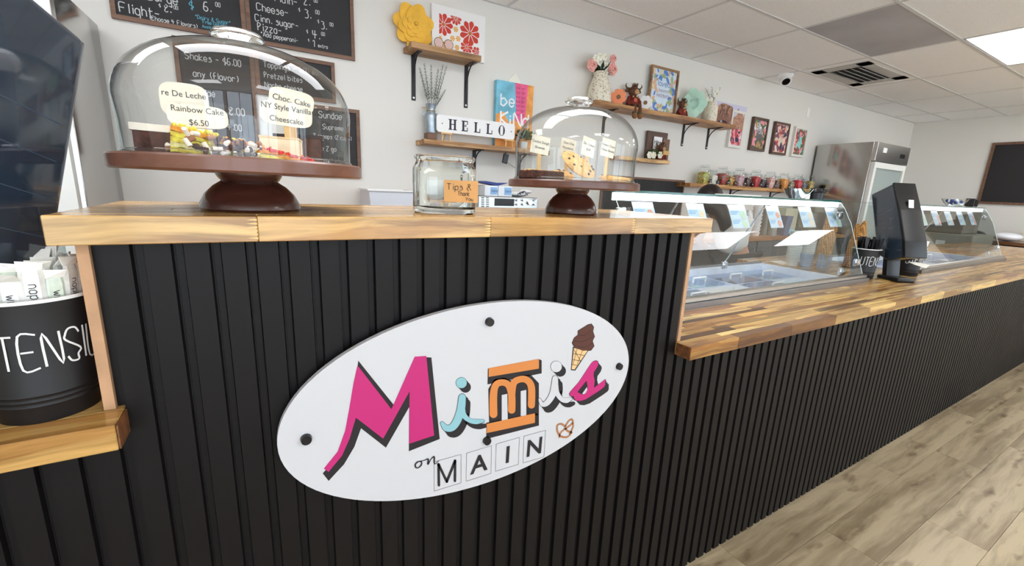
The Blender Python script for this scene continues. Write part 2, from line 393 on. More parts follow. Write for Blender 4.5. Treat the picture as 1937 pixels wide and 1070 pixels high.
# ceiling: grid bars, lay-in tiles, lights, grille
cl = struct('ceiling', B().box2((XL, YF, ZC + .03), (XR, YB, ZC + .1)), CEILG)
gx = [XL, -3.17, -1.95, -.72, .52, 1.77, 3.0, 3.93, 5.16, 6.40, 7.64, 8.88, XR]
gy = [YF, -3.45, -2.81, -2.19, -1.57, -.94, -.31, .31, .93, 1.56, 2.195, 2.815, YB]
b = B()
for x in gx[1:-1]: b.box2((x - .013, YF, ZC - .002), (x + .013, YB, ZC + .002))
for y in gy[1:-1]: b.box2((XL, y - .013, ZC - .0025), (XR, y + .013, ZC + .0015))
b.box2((XL, YB - .022, ZC - .003), (XR, YB, ZC)); b.box2((XR - .022, YF, ZC - .003), (XR, YB, ZC))
b.build('grid_bars', CEILG, cl)
lights = {(4, 8), (8, 8), (10, 8), (2, 9), (3, 8)} | {(i, j) for i in (2, 4, 6, 8, 10) for j in (4,)} 
for i in range(len(gx) - 1):
    for j in range(len(gy) - 1):
        x0, x1, y0, y1 = gx[i] + .012, gx[i + 1] - .012, gy[j] + .012, gy[j + 1] - .012
        if (i, j) in lights:
            continue
        dark = (i, j) == (7, 9)
        if (i, j) == (8, 10):      # tile with the air grille: leave its opening
            vx0, vx1, vy0, vy1 = 5.32, 6.2, 2.30, 2.72
        B().box2((x0, y0, ZC + .001), (x1, y1, ZC + .012)).build('ceiling_tile', TILED if dark else TILE, cl, label='grey blank ceiling panel, an unlit light diffuser' if dark else None)
n = 0
for (i, j) in sorted(lights):
    x0, x1, y0, y1 = gx[i] + .014, gx[i + 1] - .014, gy[j] + .014, gy[j + 1] - .014
    vis = (i, j) == (8, 8)
    t = thing('ceiling_light', 'bright white flat ceiling light panel, the one in view at the right edge' if vis else 'white flat ceiling light panel over the shop floor, seen only in reflections', 'light', ((x0 + x1) / 2, (y0 + y1) / 2, ZC), group='ceiling light panels')
    B().box2((x0 + .012, y0 + .012, ZC + .001), (x1 - .012, y1 - .012, ZC + .004)).build('diffuser', PANEL, t)
    q = B()
    for a, c in (((x0, y0), (x1, y0 + .014)), ((x0, y1 - .014), (x1, y1)), ((x0, y0), (x0 + .014, y1)), ((x1 - .014, y0), (x1, y1))): q.box2((*a, ZC - .001), (*c, ZC + .006))
    q.build('frame', CEILG, t)
# air grille
t = thing('air_vent', 'white louvred air vent set in the ceiling', 'vent', (5.75, 2.5, ZC))
VM = mat('vent_metal', (188, 188, 186), .5); VD = mat('vent_dark', (60, 60, 60), .8)
B().box2((5.38, 2.33, ZC - .003), (6.15, 2.70, ZC)).build('backing', VD, t)
q = B()
for a, c in (((5.28, 2.25), (6.27, 2.36)), ((5.28, 2.66), (6.27, 2.77)), ((5.28, 2.25), (5.42, 2.77)), ((6.12, 2.25), (6.27, 2.77))): q.box2((*a, ZC - .006), (*c, ZC))
q.build('frame', VM, t)
for k in range(5):
    B().box((5.77, 2.385 + k * .062, ZC - .010), (.70, .044, .003), rot=(.6, 0, 0)).build('slat', VM, t)
# dome security camera on the ceiling
p = W(1487, 141, 'z', ZC)
t = thing('security_camera', 'small white round security camera with a black lens on the ceiling', 'camera', p)
B().lathe([(0, 0), (.075, 0), (.078, -.02), (.06, -.035), (0, -.035)], p, 24).build('base', WHITE, t, smooth=40)
aim = Vector((-.45, -.55, -.7)).normalized(); hc = p + Vector((0, 0, -.05))
B().cyl(hc - aim * .03, hc + aim * .045, .055, .058, 24).build('housing', WHITE, t, smooth=40)
B().cyl(hc + aim * .044, hc + aim * .052, .042, .036, 24).build('lens', mat('lens_black', (12, 12, 14), .1), t, smooth=40)
# blank wall plate
p = W(1528, 213, 'y', YB)
B().box((p.x, YB - .004, p.z), (.07, .008, .115), bev=.002).build('wall_plate', mat('plate_white', (244, 243, 238), .4), loc=(p.x, YB, p.z), label='small blank white plate high on the back wall', cat='wall plate')
for o_, nm, x0, y0, x1, y1 in ((0, 'baseboard_back', XL, YB - .012, XR, YB), (1, 'baseboard_right', XR - .012, .5, XR, YB)):
    struct(nm, B().box2((x0, y0, 0), (x1, y1, .1)), mat('baseboard', (70, 66, 64), .5))
# ------------------------------------------------------------ counter
ZT = CH - .0588; ZTB = CH - .0975; YT = .7583          # raised top: top, underside, front edge
YLW = .725; ZL = CH - .419; ZLB = CH - .4575            # low worktop on the right
ZG = CH - .341; ZGB = CH - .3795                       # ledge on the left
XJL, XJR = -.204, 1.03
XEND = 7.6
ct = thing('serving_counter', 'long counter faced with black vertical slats', 'counter', (2, K, 0))
pitch = (XJR - XJL) / 27
def slat_mesh(h):
    q = B(); y0 = K
    prof = [(0, y0 + .012), (0, y0 + .009), (.009, y0 + .009), (.011, y0), (.0415, y0), (.0435, y0 + .009), (pitch - .0003, y0 + .009), (pitch - .0003, y0 + .012)]
    q.prism([(x - 0, y, .0) for x, y in prof], (0, 0, h)); return q
tmpl = {}
x = XJL - 37 * pitch; k = 0
while x < XEND:
    hgt = ZGB if x + pitch / 2 < XJL else (ZTB if x + pitch / 2 < XJR else ZLB)
    key = round(hgt, 3)
    if key not in tmpl:
        q = slat_mesh(hgt - .004); q.b.transform(Matrix.Translation((0, 0, .004)))
        o = q.build('slat', BLACKP, ct, local=True); o.location = (x - 2, -K, 0); tmpl[key] = o
    else:
        o = tmpl[key].copy(); COL.objects.link(o); o.location = (x - 2, -K, 0)
    x += pitch; k += 1
# carcass behind the slats
B().box2((XJL + .014, K + .0125, 0), (XJR - .014, 1.17, ZTB - .001)).build('raised_carcass', DARKBACK, ct)
B().box2((-1.9, K + .0125, 0), (XJL + .012, 1.25, ZGB - .001)).build('left_carcass', DARKBACK, ct)
B().box2((XJR - .012, K + .0125, 0), (XEND, 1.04, ZLB - .001)).build('right_carcass', DARKBACK, ct)
B().box2((2.90, 1.045, 0), (3.55, 1.75, ZLB - .001)).build('middle_carcass', DARKBACK, ct)
B().box2((5.6, 1.045, 0), (XEND, 1.75, ZLB - .001)).build('far_carcass', DARKBACK, ct)
B().box2((XJL - .013, K - .001, ZG + .0005), (XJL, 1.17, ZTB - .001)).build('end_panel', MDF, ct, label='bare tan end panel edge beside the left ledge')
B().box2((XJR + .001, K - .001, ZL + .0005), (XJR + .014, 1.17, ZTB - .001)).build('end_panel', MDF, ct, label='bare tan end panel edge beside the glass guard')
q = B()
q.box2((XJR + .016, K + .004, ZL), (XJR + .017, 1.17, ZTB - .002)); q.b.free()
# butcher-block tops: staves as parts
def stave(par, x0, x1, y0, y1, z0, z1, m):
    g = .00035
    o = B().box2((x0 + g, y0 + g, z0), (x1 - g, y1 - g, z1), bev=.0012)
    M = Matrix.Translation(-Vector(((x0 + x1) / 2, (y0 + y1) / 2, (z0 + z1) / 2)))
    c = Vector(((x0 + x1) / 2, (y0 + y1) / 2, (z0 + z1) / 2)); o.b.transform(M)
    r = o.build('stave', m, par, local=True); r.location = c - WM[par.name].translation; return r
def top_block(name, label, x0, x1, rows, z0, z1, m, lens, firstrow=None, rnd=None):
    """rows: list of (y0, y1)"""
    t = thing(name, label, 'worktop', ((x0 + x1) / 2, rows[0][0], z0)); rr = random.Random(rnd or 3)
    for i, (ya, yb) in enumerate(rows):
        if i == 0 and firstrow: cuts = firstrow
        else:
            cuts = [x0]; x = x0 + rr.uniform(.3, 1) * lens[0]
            while x < x1 - .12: cuts.append(x); x += rr.uniform(*lens)
            cuts.append(x1)
        for a, c in zip(cuts, cuts[1:]): stave(t, a, c, ya, yb, z0, z1, m)
    return t
xt0, xt1 = -.2385, 1.088
fr = [xt0, W(487, 430, 'y', YT).x, W(928, 430, 'y', YT).x, W(1201, 430, 'y', YT).x, xt1]
rows = []; y = YT; wd = [.046, .036, .05, .03, .045, .055, .035, .05, .04]
for d in wd: rows.append((y, y + d)); y += d
t = top_block('raised_worktop', 'glossy golden butcher block top of the raised counter section under the cake stands', xt0, xt1, rows, ZTB, ZT, ACACIAF, (.35, .7), fr, 5)
FJA = mat('joint_light', (222, 188, 124), .35)
for xj in fr[1:-1]:
    q = B()
    for i in range(6):
        z = ZTB + .004 + i * .0055; q.prism([(xj, YT - .0003, z), (xj, YT - .0003, z + .0038), (xj - .015, YT - .0003, z + .0019)], (0, .0003, 0))
    q.build('finger_joint', FJA, t)
rows = []; y = YLW; i = 0
while y < 1.044: d = min([.034, .022, .028, .020, .030][i % 5], 1.0455 - y); rows.append((y, y + d)); y += d; i += 1
ylw_back = y
fr = [XJR - .004] + [W(u, v, 'y', YLW).x for u, v in ((1398, 645), (1500, 612), (1585, 590), (1648, 580), (1695, 575), (1745, 560), (1788, 550), (1840, 540), (1885, 530), (1935, 520))]
while fr[-1] < XEND - .3: fr.append(fr[-1] + random.uniform(.3, .45))
fr.append(XEND)
lw = top_block('low_worktop', 'low striped butcher block worktop running along the glass guards', XJR - .004, XEND, rows, ZLB, ZL, ACACIA, (.3, .55), fr, 11)
for (a, c) in ((2.885, 3.52), (5.47, XEND)):
    y = ylw_back; rr = random.Random(int(a)); i = 0
    while y < 1.72:
        d = [.075, .09][i % 2]; i += 1
        cuts = [a]; x = a + rr.uniform(.2, .4)
        while x < c - .12: cuts.append(x); x += rr.uniform(.3, .6)
        cuts.append(c)
        for p0, p1 in zip(cuts, cuts[1:]): stave(lw, p0, p1, y, y + d, ZLB, ZL, ACACIAF)
        y += d
B().box2((XJR - .0055, YLW + .0008, ZLB + .001), (XJR - .0042, YLW + .05, ZL - .001)).build('end_face', ENDG, lw, label='dark knotty end grain')
rows = [(YLW, YLW + .05)]; y = YLW + .05
while y < 1.25: rows.append((y, y + .055)); y += .055
lg = top_block('left_ledge', 'pale butcher block ledge at the left with the utensil tin on it', -1.3, XJL + .01, rows, ZGB, ZG, ACACIAF, (.5, .9), [-1.3, -.75, XJL + .01], 9)
B().box2((XJL + .0105, YLW + .002, ZGB + .001), (XJL + .0125, YLW + .052, ZG - .002)).build('end_face', ENDG, lg, label='dark knotty end grain')
# ------------------------------------------------------------ oval sign
YS = .758 - .003
SG = thing('oval_sign', 'white oval sign with colourful shop name fixed to the black slats', 'sign', W(925, 760, 'y', YS))
sc_ = Vector((.4056, YS, CH - .4457)); sa, sb = .4096, .2126
BOARD = mat('sign_board', (200, 200, 204), .4)
q = B(); q.prism([(sc_.x + sa * math.cos(2 * PI * i / 96), YS, sc_.z + sb * math.sin(2 * PI * i / 96)) for i in range(96)], (0, .012, 0)); q.build('board', BOARD, SG, smooth=30)
q = B()
for i in range(4): pass
for u, v in ((925, 608), (1170, 692), (920, 832), (579, 829)):
    p = W(u, v, 'y', YS); s_ = B()
    s_.cyl((p.x, YS, p.z), (p.x, YS - .008, p.z), .0095, .0085, 20); s_.cyl((p.x, YS + .012, p.z), (p.x, K + .008, p.z), .007, .007, 12)
    s_.build('standoff_cap', BLACK, SG, smooth=40)
def art(pts, m, name, depth, par=SG, sx=2.675, ox=520, oy=560, y=YS, close=True, smooth=False):
    q_ = B(); q_.prism([W(ox + a / sx, oy + c / sx, 'y', y - depth) for a, c in pts], (0, .0004, 0)); return q_.build(name, m, par)
def line_art(lines, m, name, wd_, depth, par=SG, sx=2.675, ox=520, oy=560, y=YS):
    q_ = B()
    for L_ in lines:
        P = [W(ox + a / sx, oy + c / sx, 'y', y - depth) for a, c in L_]
        for a, c in zip(P, P[1:]):
            d = (c - a); 
            if d.length < 1e-6: continue
            nrm = Vector((-d.z, 0, d.x)).normalized() * wd_ / 2
            q_.quad(a + nrm, c + nrm, c - nrm, a - nrm)
    return q_.build(name, m, par)
def cr_line(pts, k=5):
    o = []
    n = len(pts)
    for i in range(n - 1):
        p0 = pts[max(i - 1, 0)]; p1 = pts[i]; p2 = pts[i + 1]; p3 = pts[min(i + 2, n - 1)]
        for s in range(k):
            t = s / k
            o.append(tuple(.5 * (2 * p1[j] + (p2[j] - p0[j]) * t + (2 * p0[j] - 5 * p1[j] + 4 * p2[j] - p3[j]) * t * t + (3 * p1[j] - p0[j] - 3 * p2[j] + p3[j]) * t ** 3) for j in (0, 1)))
    o.append(pts[-1]); return o
def fat(pts, w_):
    """outline of a brush line of given half width(s) in sign pixels, round ends"""
    pts = cr_line(pts); n = len(pts); ws = w_ if isinstance(w_, (list, tuple)) else [w_, w_]
    L_, R_ = [], []
    for i, (x, y) in enumerate(pts):
        a = pts[max(i - 1, 0)]; c = pts[min(i + 1, n - 1)]; dx, dy = c[0] - a[0], c[1] - a[1]; q = math.hypot(dx, dy) or 1
        f_ = i / (n - 1) * (len(ws) - 1); j = min(int(f_), len(ws) - 2); h = ws[j] + (ws[j + 1] - ws[j]) * (f_ - j)
        L_.append((x - dy / q * h, y + dx / q * h)); R_.append((x + dy / q * h, y - dx / q * h))
    def cap(c, v, h):
        a0 = math.atan2(v[1] - c[1], v[0] - c[0]); return [(c[0] + h * math.cos(a0 - PI * k / 6), c[1] + h * math.sin(a0 - PI * k / 6)) for k in range(1, 6)]
    return L_, R_, pts, ws, cap
def brush(pts, w_, m, name, depth, off=(0, 0), par=SG):
    L_, R_, P_, ws, cap = fat(pts, w_); q_ = B(); dd = YS - depth
    f = lambda a: W(520 + (a[0] + off[0]) / 2.675, 560 + (a[1] + off[1]) / 2.675, 'y', dd)
    for i in range(len(L_) - 1): q_.quad(f(L_[i]), f(L_[i + 1]), f(R_[i + 1]), f(R_[i]))
    for c, h in ((P_[0], ws[0]), (P_[-1], ws[-1])):
        vs = [q_.b.verts.new(f((c[0] + h * math.cos(2 * PI * k / 14), c[1] + h * math.sin(2 * PI * k / 14))) - Vector((0, .00006, 0))) for k in range(14)]; q_._f(vs)
    return q_.build(name, m, par, norm=False)
def disc(c, r, m, name, depth, par=SG, ry=None):
    q_ = B(); q_.prism([W(520 + (c[0] + r * math.cos(2 * PI * k / 24)) / 2.675, 560 + (c[1] + (ry or r) * math.sin(2 * PI * k / 24)) / 2.675, 'y', YS - depth) for k in range(24)], (0, .0002, 0)); return q_.build(name, m, par)
PINK = mat('pink_print', (188, 34, 112), .5); ORANGE = mat('orange_print', (206, 128, 66), .5); AQUA = mat('aqua_print', (136, 184, 194), .5)
BROWN = mat('chocolate_print', (84, 44, 34), .5); CONE = mat('cone_print', (226, 186, 132), .5); PRETZ = mat('pretzel_print', (170, 116, 78), .5)
Mp = [(418, 350), (590, 572), (708, 306), (766, 302), (806, 704), (680, 746), (682, 480), (548, 720), (410, 614), (378, 720), (340, 806), (272, 888), (248, 872), (318, 786), (356, 680), (378, 560), (398, 440)]
sh = [(422, 326), (600, 548), (716, 306), (792, 310), (834, 722), (678, 784), (680, 560), (562, 766), (436, 668), (402, 762), (350, 850), (272, 934), (242, 896), (330, 800), (400, 560), (414, 400)]
Mp_line = [(418, 326), (404, 400)]
art(sh, INK, 'letter_shadow', .0005); art(Mp, PINK, 'letter_m', .001)
def letter_i(pts, dot, r, m, wds, name):
    brush(pts, [x + 1.6 for x in wds], INK, 'letter_shadow', .0005, (22, 28)); brush(pts, [x + 1.6 for x in wds], INK, 'letter_shadow', .0006, (12, 14)); brush(pts, [x + 2.2 for x in wds], INK, 'letter_outline', .0009)
    brush(pts, wds, m, name, .0013)
    disc((dot[0] + 20, dot[1] + 22), r + 1, INK, 'letter_shadow', .0005); disc((dot[0] + 10, dot[1] + 11), r + 1, INK, 'letter_shadow', .0006); disc(dot, r + 1.5, INK, 'letter_outline', .0009); disc(dot, r, m, 'letter_dot', .0013)
letter_i([(846, 642), (866, 666), (896, 664), (922, 630), (942, 570), (948, 512)], (944, 438), 27, AQUA, [8, 16, 18, 20, 20, 18], 'letter_i')
brush([(945, 560), (955, 600), (985, 628), (1020, 634), (1052, 630)], [17, 14, 11, 13, 8], AQUA, 'letter_i_foot', .0014)
brush([(945, 560), (955, 600), (985, 628), (1020, 634), (1052, 630)], [19, 16, 13, 15, 10], INK, 'letter_shadow', .00085, (0, 1)); brush([(945, 560), (955, 600), (985, 628), (1020, 634), (1052, 630)], [18, 16, 14, 15, 10], INK, 'letter_shadow', .0005, (16, 24))
# the barred m
for pts in ([(1078, 366), (1336, 318), (1350, 324), (1350, 390), (1076, 446)], [(1070, 640), (1320, 590), (1336, 600), (1336, 654), (1070, 722)], [(1080, 470), (1110, 420), (1160, 412), (1200, 428), (1240, 400), (1296, 398), (1336, 440), (1336, 600), (1084, 640)]): art(pts, INK, 'letter_shadow', .0005)
art([(1082, 364), (1336, 317), (1336, 366), (1082, 408)], ORANGE, 'letter_bar', .001)
art([(1072, 646), (1316, 592), (1316, 640), (1072, 692)], ORANGE, 'letter_bar', .001)
art([(1148, 500), (1176, 494), (1178, 624), (1148, 628)], BOARD, 'letter_gap', .0009); art([(1244, 480), (1272, 474), (1272, 604), (1244, 606)], BOARD, 'letter_gap', .0009)
brush([(1106, 596), (1106, 500), (1118, 450), (1150, 436), (1182, 450), (1198, 500), (1198, 575)], [20, 19, 17, 16, 17, 18, 19], ORANGE, 'letter_m', .0012)
brush([(1198, 500), (1208, 440), (1240, 420), (1275, 424), (1298, 460), (1298, 550)], [18, 17, 16, 17, 18, 18], ORANGE, 'letter_m', .0013)
letter_i([(1340, 522), (1352, 546), (1376, 540), (1404, 500), (1416, 450), (1418, 416)], (1424, 356), 28, BOARD, [6, 11, 14, 16, 17, 14], 'letter_i')
ft = [(1420, 450), (1428, 490), (1452, 522), (1476, 526), (1496, 520)]
brush(ft, [14, 12, 11, 14, 8], BOARD, 'letter_i_foot', .0014); brush(ft, [16, 14, 13, 16, 10], INK, 'letter_shadow', .00085, (0, 1)); brush(ft, [15, 14, 13, 14, 10], INK, 'letter_shadow', .0005, (14, 22))
_s = lambda L_: [(1444.5 + x * .3951, 267.5 + y * .3951) for x, y in L_]
sp = _s([(120, 565), (135, 540), (240, 420), (390, 190), (420, 160), (455, 148), (480, 160), (485, 195), (470, 235), (430, 290), (425, 340), (440, 400), (430, 498), (575, 385), (575, 460), (560, 485), (500, 530), (400, 595), (330, 640), (260, 663), (205, 658), (180, 635), (170, 600), (140, 603), (122, 590)])
for (ox_, oy_), d_ in (((18, 22), .0005), ((12, 15), .00055), ((6, 8), .0006)): art([(x + ox_, y + oy_) for x, y in sp], INK, 'letter_shadow', d_)
art([(1580 + (x - 1580) * 1.03, 432 + (y - 432) * 1.02) for x, y in sp], INK, 'letter_outline', .0009); art(sp, PINK, 'letter_s', .0013)
art(_s([(220, 550), (335, 405), (345, 450), (350, 500), (335, 545), (310, 580), (280, 580)]), INK, 'letter_shadow', .0018); art(_s([(280, 572), (340, 487), (345, 520), (325, 560), (300, 578)]), BOARD, 'letter_gap', .0022)
# ice-cream cone
art([(1508, 256), (1590, 270), (1520, 376), (1498, 374)], INK, 'cone_outline', .0005); art([(1513, 262), (1582, 276), (1517, 370), (1502, 369)], CONE, 'cone', .001)
line_art([[(1508, 290), (1568, 300)], [(1505, 320), (1550, 328)], [(1503, 345), (1532, 350)], [(1530, 264), (1508, 345)], [(1558, 270), (1530, 345)], [(1513, 270), (1548, 330)]], INK, 'cone_lines', .0012, .0014)
ice = [(1600, 142), (1612, 158), (1608, 180), (1616, 204), (1606, 226), (1614, 250), (1598, 272), (1560, 276), (1520, 262), (1506, 236), (1516, 210), (1534, 196), (1534, 176), (1560, 160), (1582, 146)]
art([(1560 + (x - 1560) * 1.06, 212 + (y - 212) * 1.05) for x, y in ice], INK, 'ice_outline', .0006); art(ice, BROWN, 'soft_ice', .0016)
line_art([cr_line([(1534, 196), (1570, 196), (1600, 170)]), cr_line([(1516, 226), (1560, 228), (1606, 206)]), cr_line([(1530, 255), (1575, 256), (1610, 234)])], INK, 'ice_lines', .0012, .0021)
# pretzel
pz = [cr_line([(1440, 716), (1446, 690), (1480, 664), (1508, 640), (1500, 622), (1484, 634), (1470, 660)]), cr_line([(1470, 660), (1450, 646), (1430, 652), (1430, 684), (1446, 708), (1480, 712), (1504, 688)]), cr_line([(1508, 640), (1508, 664), (1490, 700)]), cr_line([(1504, 688), (1482, 682), (1466, 664)])]
line_art(pz, PRETZ, 'pretzel', .0052, .001)
# "on MAIN"
def sign_text(s, u0, v0, u1, v1, size, name, **k):
    a = W(520 + u0 / 2.675, 560 + v0 / 2.675, 'y', YS - .001); c = W(520 + u1 / 2.675, 560 + v1 / 2.675, 'y', YS - .001)
    return print_text(s, size, frame_m(a, c - a, FZ), INK, SG, name, **k)
for ch, q4 in zip('MAIN', ([(806, 838), (942, 800), (942, 944), (806, 986)], [(970, 794), (1096, 756), (1094, 896), (968, 936)], [(1120, 748), (1238, 714), (1232, 850), (1116, 886)], [(1260, 708), (1370, 678), (1362, 812), (1256, 844)])):
    line_art([q4 + [q4[0]]], INK, 'letter_box', .0007, .0008)
    P = [W(520 + a / 2.675, 560 + c / 2.675, 'y', YS - .001) for a, c in q4]
    if ch == 'M':
        for mp_ in ([(828, 850), (830, 956)], [(828, 850), (870, 938)], [(870, 938), (912, 832)], [(912, 832), (911, 934)]): brush(mp_, [6.4, 6.4], INK, 'letter', .001)
        continue
    h = (P[0] - P[3]).length; mid = (P[3] + P[2]) / 2 + (P[0] - P[3]) * .2
    print_text(ch, h * .86, frame_m(mid, P[2] - P[3], FZ), INK, SG, 'letter', align='CENTER', bold=.0012)
brush([(726, 836), (712, 848), (712, 864), (724, 868), (740, 854), (742, 838), (728, 836), (750, 832), (762, 828)], [3, 4, 4, 3, 4, 3, 2, 2, 2], INK, 'letter_o', .001)
brush([(762, 828), (776, 824), (774, 850), (790, 824), (806, 812), (806, 840), (812, 848), (832, 830)], [2, 4, 4, 2, 4, 4, 2, 1], INK, 'letter_n', .001)
# ------------------------------------------------------------ cake stands under glass domes
def cake_stand(label, dlabel, cx, cy, Rr, zp0, zp1, baser, domer, domez):
    t = thing('cake_stand', label, 'cake stand', (cx, cy, ZT), group=None)
    zb = CH + zp0; zt_ = CH + zp1; h = zb - ZT
    q = B().lathe([(0, zb + .003), (Rr * .80, zb + .003), (Rr * .84, zb), (Rr - .003, zb), (Rr, zb + .003), (Rr, zt_ - .003), (Rr - .003, zt_), (0, zt_)], (cx, cy, 0), 72)
    q.build('plate', WALNUT, t, smooth=40)
    n = baser * .60
    prof = [(0, ZT), (baser * .96, ZT), (baser, ZT + .004), (baser * .985, ZT + h * .2), (baser * .88, ZT + h * .45), (baser * .72, ZT + h * .66), (baser * .60, ZT + h * .76), (n * .93, ZT + h * .8), (n, ZT + h * .86), (n * 1.08, ZT + h * .96), (n * 1.08, zb + .003), (0, zb + .003)]
    B().lathe(prof, (cx, cy, 0), 48).build('pedestal', WALNUTD, t, smooth=35)
    d = thing('glass_dome', dlabel, 'glass dome', (cx, cy, zt_))
    H = domez - .0; r = domer; z0 = zt_ + .0006
    pr = [(r, z0), (r * 1.0, z0 + H * .25), (r * 1.015, z0 + H * .45)]
    for i in range(1, 15):
        a = PI / 2 * i / 14
        pr.append((r * 1.015 * (math.cos(a) ** .75 if a < 1.57 else 0), z0 + H * .45 + H * .55 * math.sin(a) ** 1.0))
    pr[-1] = (0, z0 + H)
    B().lathe(pr, (cx, cy, 0), 72).build('cover', DOME, d, smooth=2, norm=True)
    q = B(); q.lathe([(r - .0022, z0), (r + .0022, z0), (r + .003, z0 + .003), (r, z0 + .006), (r - .0022, z0 + .004), (r - .0022, z0)], (cx, cy, 0), 72); q.build('rim', GLASS, d, smooth=2)
    k = r * .235; zk = z0 + H + .0003
    B().lathe([(0, zk), (k * .55, zk), (k * .5, zk + .006), (k * .85, zk + .009), (k, zk + .015), (k * .9, zk + .021), (k * .4, zk + .024), (0, zk + .0245)], (cx, cy, 0), 40).build('knob', SOLIDG, d, smooth=50)
    return t, d
c1 = (-.012, .905); c2 = (.70, .90)
cake_stand('dark walnut cake stand at the left, under the wider glass dome of cake slices', 'wide clear glass dome with round knob over the cake slices', *c1, .186, .0035, .0262, .078, .167, .180)
cake_stand('dark walnut cake stand at the right, holding brownies and cookies', 'clear glass dome with round knob over the brownies and cookies', *c2, .166, .004, .0225, .068, .150, .176)
zc1 = CH + .0262 + .0004; zc2 = CH + .0225 + .0004
# cake slices (left dome)
FROST = mat('white_frosting', (244, 236, 222), .6); CHOC = mat('chocolate_cake', (70, 38, 28), .8, var=.35, vscale=120); CREMEC = mat('cheesecake', (240, 222, 184), .55, var=.04, vscale=60)
def wedge(c, ang, r, a, h, t):
    c = Vector(c); P = [(c.x, c.y)] + [(c.x + r * math.cos(ang + a * (k / 6 - .5)), c.y + r * math.sin(ang + a * (k / 6 - .5))) for k in range(7)]
    return [(x, y, t) for x, y in P], (0, 0, h)
def card_on_stick(cx_, cy_, z0, zc, wd_, ht, label, lines, size, oval=True, yaw=0, tilt=0, stick_h=None, lean=0, grp=None):
    t = thing('name_card', label, 'sign', (cx_, cy_, z0), group=grp)
    q = B(); q.box2((cx_ - .005, cy_ + .001, z0), (cx_ + .005, cy_ + .0028, zc - ht * .2)); q.build('stick', STICK, t)
    Ry = Matrix.Rotation(yaw, 4, 'Z') @ Matrix.Rotation(tilt, 4, 'Y'); C = Vector((cx_, cy_, zc))
    pts = []
    if oval:
        n = 40
        for k in range(n):
            a = 2 * PI * k / n; e = .55
            pts.append(((abs(math.cos(a)) ** e) * math.copysign(1, math.cos(a)) * wd_ / 2, (abs(math.sin(a)) ** e) * math.copysign(1, math.sin(a)) * ht / 2))
    else: pts = [(-wd_ / 2, -ht / 2), (wd_ / 2, -ht / 2), (wd_ / 2, ht / 2), (-wd_ / 2, ht / 2)]
    q = B(); q.prism([C + Ry @ Vector((x, 0, z)) for x, z in pts], (0, -.0006, 0)); cd = q.build('card', CREAMP, t)
    for i, s in enumerate(lines):
        zz = (len(lines) / 2 - .5 - i) * size * 1.5 - size * .33
        o = C + Ry @ Vector((0, -.0012, zz)); print_text(s, size, frame_m(o, Ry @ Vector((1, 0, 0)), Ry @ Vector((0, 0, 1))), INK, cd, align='CENTER', squeeze=.92)
    return t
def px(u, v, y): return W(u, v, 'y', y)
# plates of paper under slices
def slice_thing(name, label, cat, c, z, parts):
    t = thing(name, label, cat, (c[0], c[1], z))
    for nm, q, m, sm in parts: q.build(nm, m, t, smooth=sm)
    return t
# rainbow cake slice lying on its side: five bright layers
cx_, cy_ = -.055, .87
t = thing('rainbow_cake_slice', 'rainbow cake slice lying on its side with yellow, orange and red layers', 'cake', (cx_, cy_, zc1))
LC = [(120, 60, 160), (70, 120, 200), (110, 180, 80), (250, 208, 70), (250, 150, 40), (236, 52, 50)]
cols = [('layer_%s' % n, c) for n, c in zip(('violet', 'blue', 'green', 'yellow', 'orange', 'red'), LC)]
lm = [mat('cake_' + n, c, .85, var=.18, vscale=150, bump=.6, bscale=300) for n, c in zip(('violet', 'blue', 'green', 'yellow', 'orange', 'red'), LC)]
yr = .815
def rl(i, k): 
    A = px(322, 236 + i * 10, yr); Bp = px(592 - i * 34, 296, yr); return Vector((A.x + (Bp.x - A.x) * k, yr, max(zc1 + .0004, A.z + (zc1 + .001 - A.z) * k)))
order = [lm[4], lm[3], lm[3], mat('cake_pale', (250, 226, 150), .85, var=.15, vscale=150), lm[3], CHOC]
for i in range(6):
    q = B(); n_ = 12; top = [rl(i, k / n_) + Vector((0, 0, .0012 * math.sin(k * 2.1 + i))) for k in range(n_ + 1)]; bot = [rl(i + 1, k / n_) if i < 5 else Vector((rl(6, k / n_).x, yr, zc1)) for k in range(n_ + 1)]
    pts = top + [p - Vector((0, 0, .0003)) for p in bot[::-1]]; q.prism(pts, (0, .05, 0)); q.build('cake_layer', order[i], t)
q = B(); rr = random.Random(9)
for i in range(170):
    k = rr.random() ** .8; p = rl(0, k) + Vector((0, rr.uniform(-.003, .05), rr.uniform(-.001, .004))); kk = k + rr.uniform(-.1, .1)
    q.mi = 0 if kk < .35 else (1 if kk < .6 else 2); q.ball(p, rr.uniform(.002, .0042), 5)
q.build('crumb_coat', [lm[3], lm[4], lm[5]], t, smooth=2, kind='stuff')
# tres leches slice with chocolate curls
t = thing('tres_leches_slice', 'white and chocolate cake slice topped with curls at the left of the dome', 'cake', (-.125, .85, zc1))
q = B(); q.prism(*wedge((-.055, .835), PI * .93, .095, .75, .03, zc1)); q.build('sponge', CHOC, t)
q = B(); q.prism(*wedge((-.055, .835), PI * .93, .098, .78, .010, zc1 + .0305)); q.build('icing', FROST, t)
for i in range(60):
    k = random.random(); p = Vector((-.115 + .12 * k, .790 + .018 * random.random() + (.03 if k < .25 else 0), zc1 + .004 + random.random() * (.034 - .016 * k))); d = Vector((random.uniform(-1, 1), random.uniform(-1, 1), random.uniform(-.5, .5))).normalized() * .006
    B().cyl(p - d, p + d, .0036, .003, 8).build('chocolate_curl', (CHOC, FROST, mat('caramel_curl', (150, 96, 62), .5))[i % 3], t, smooth=40)
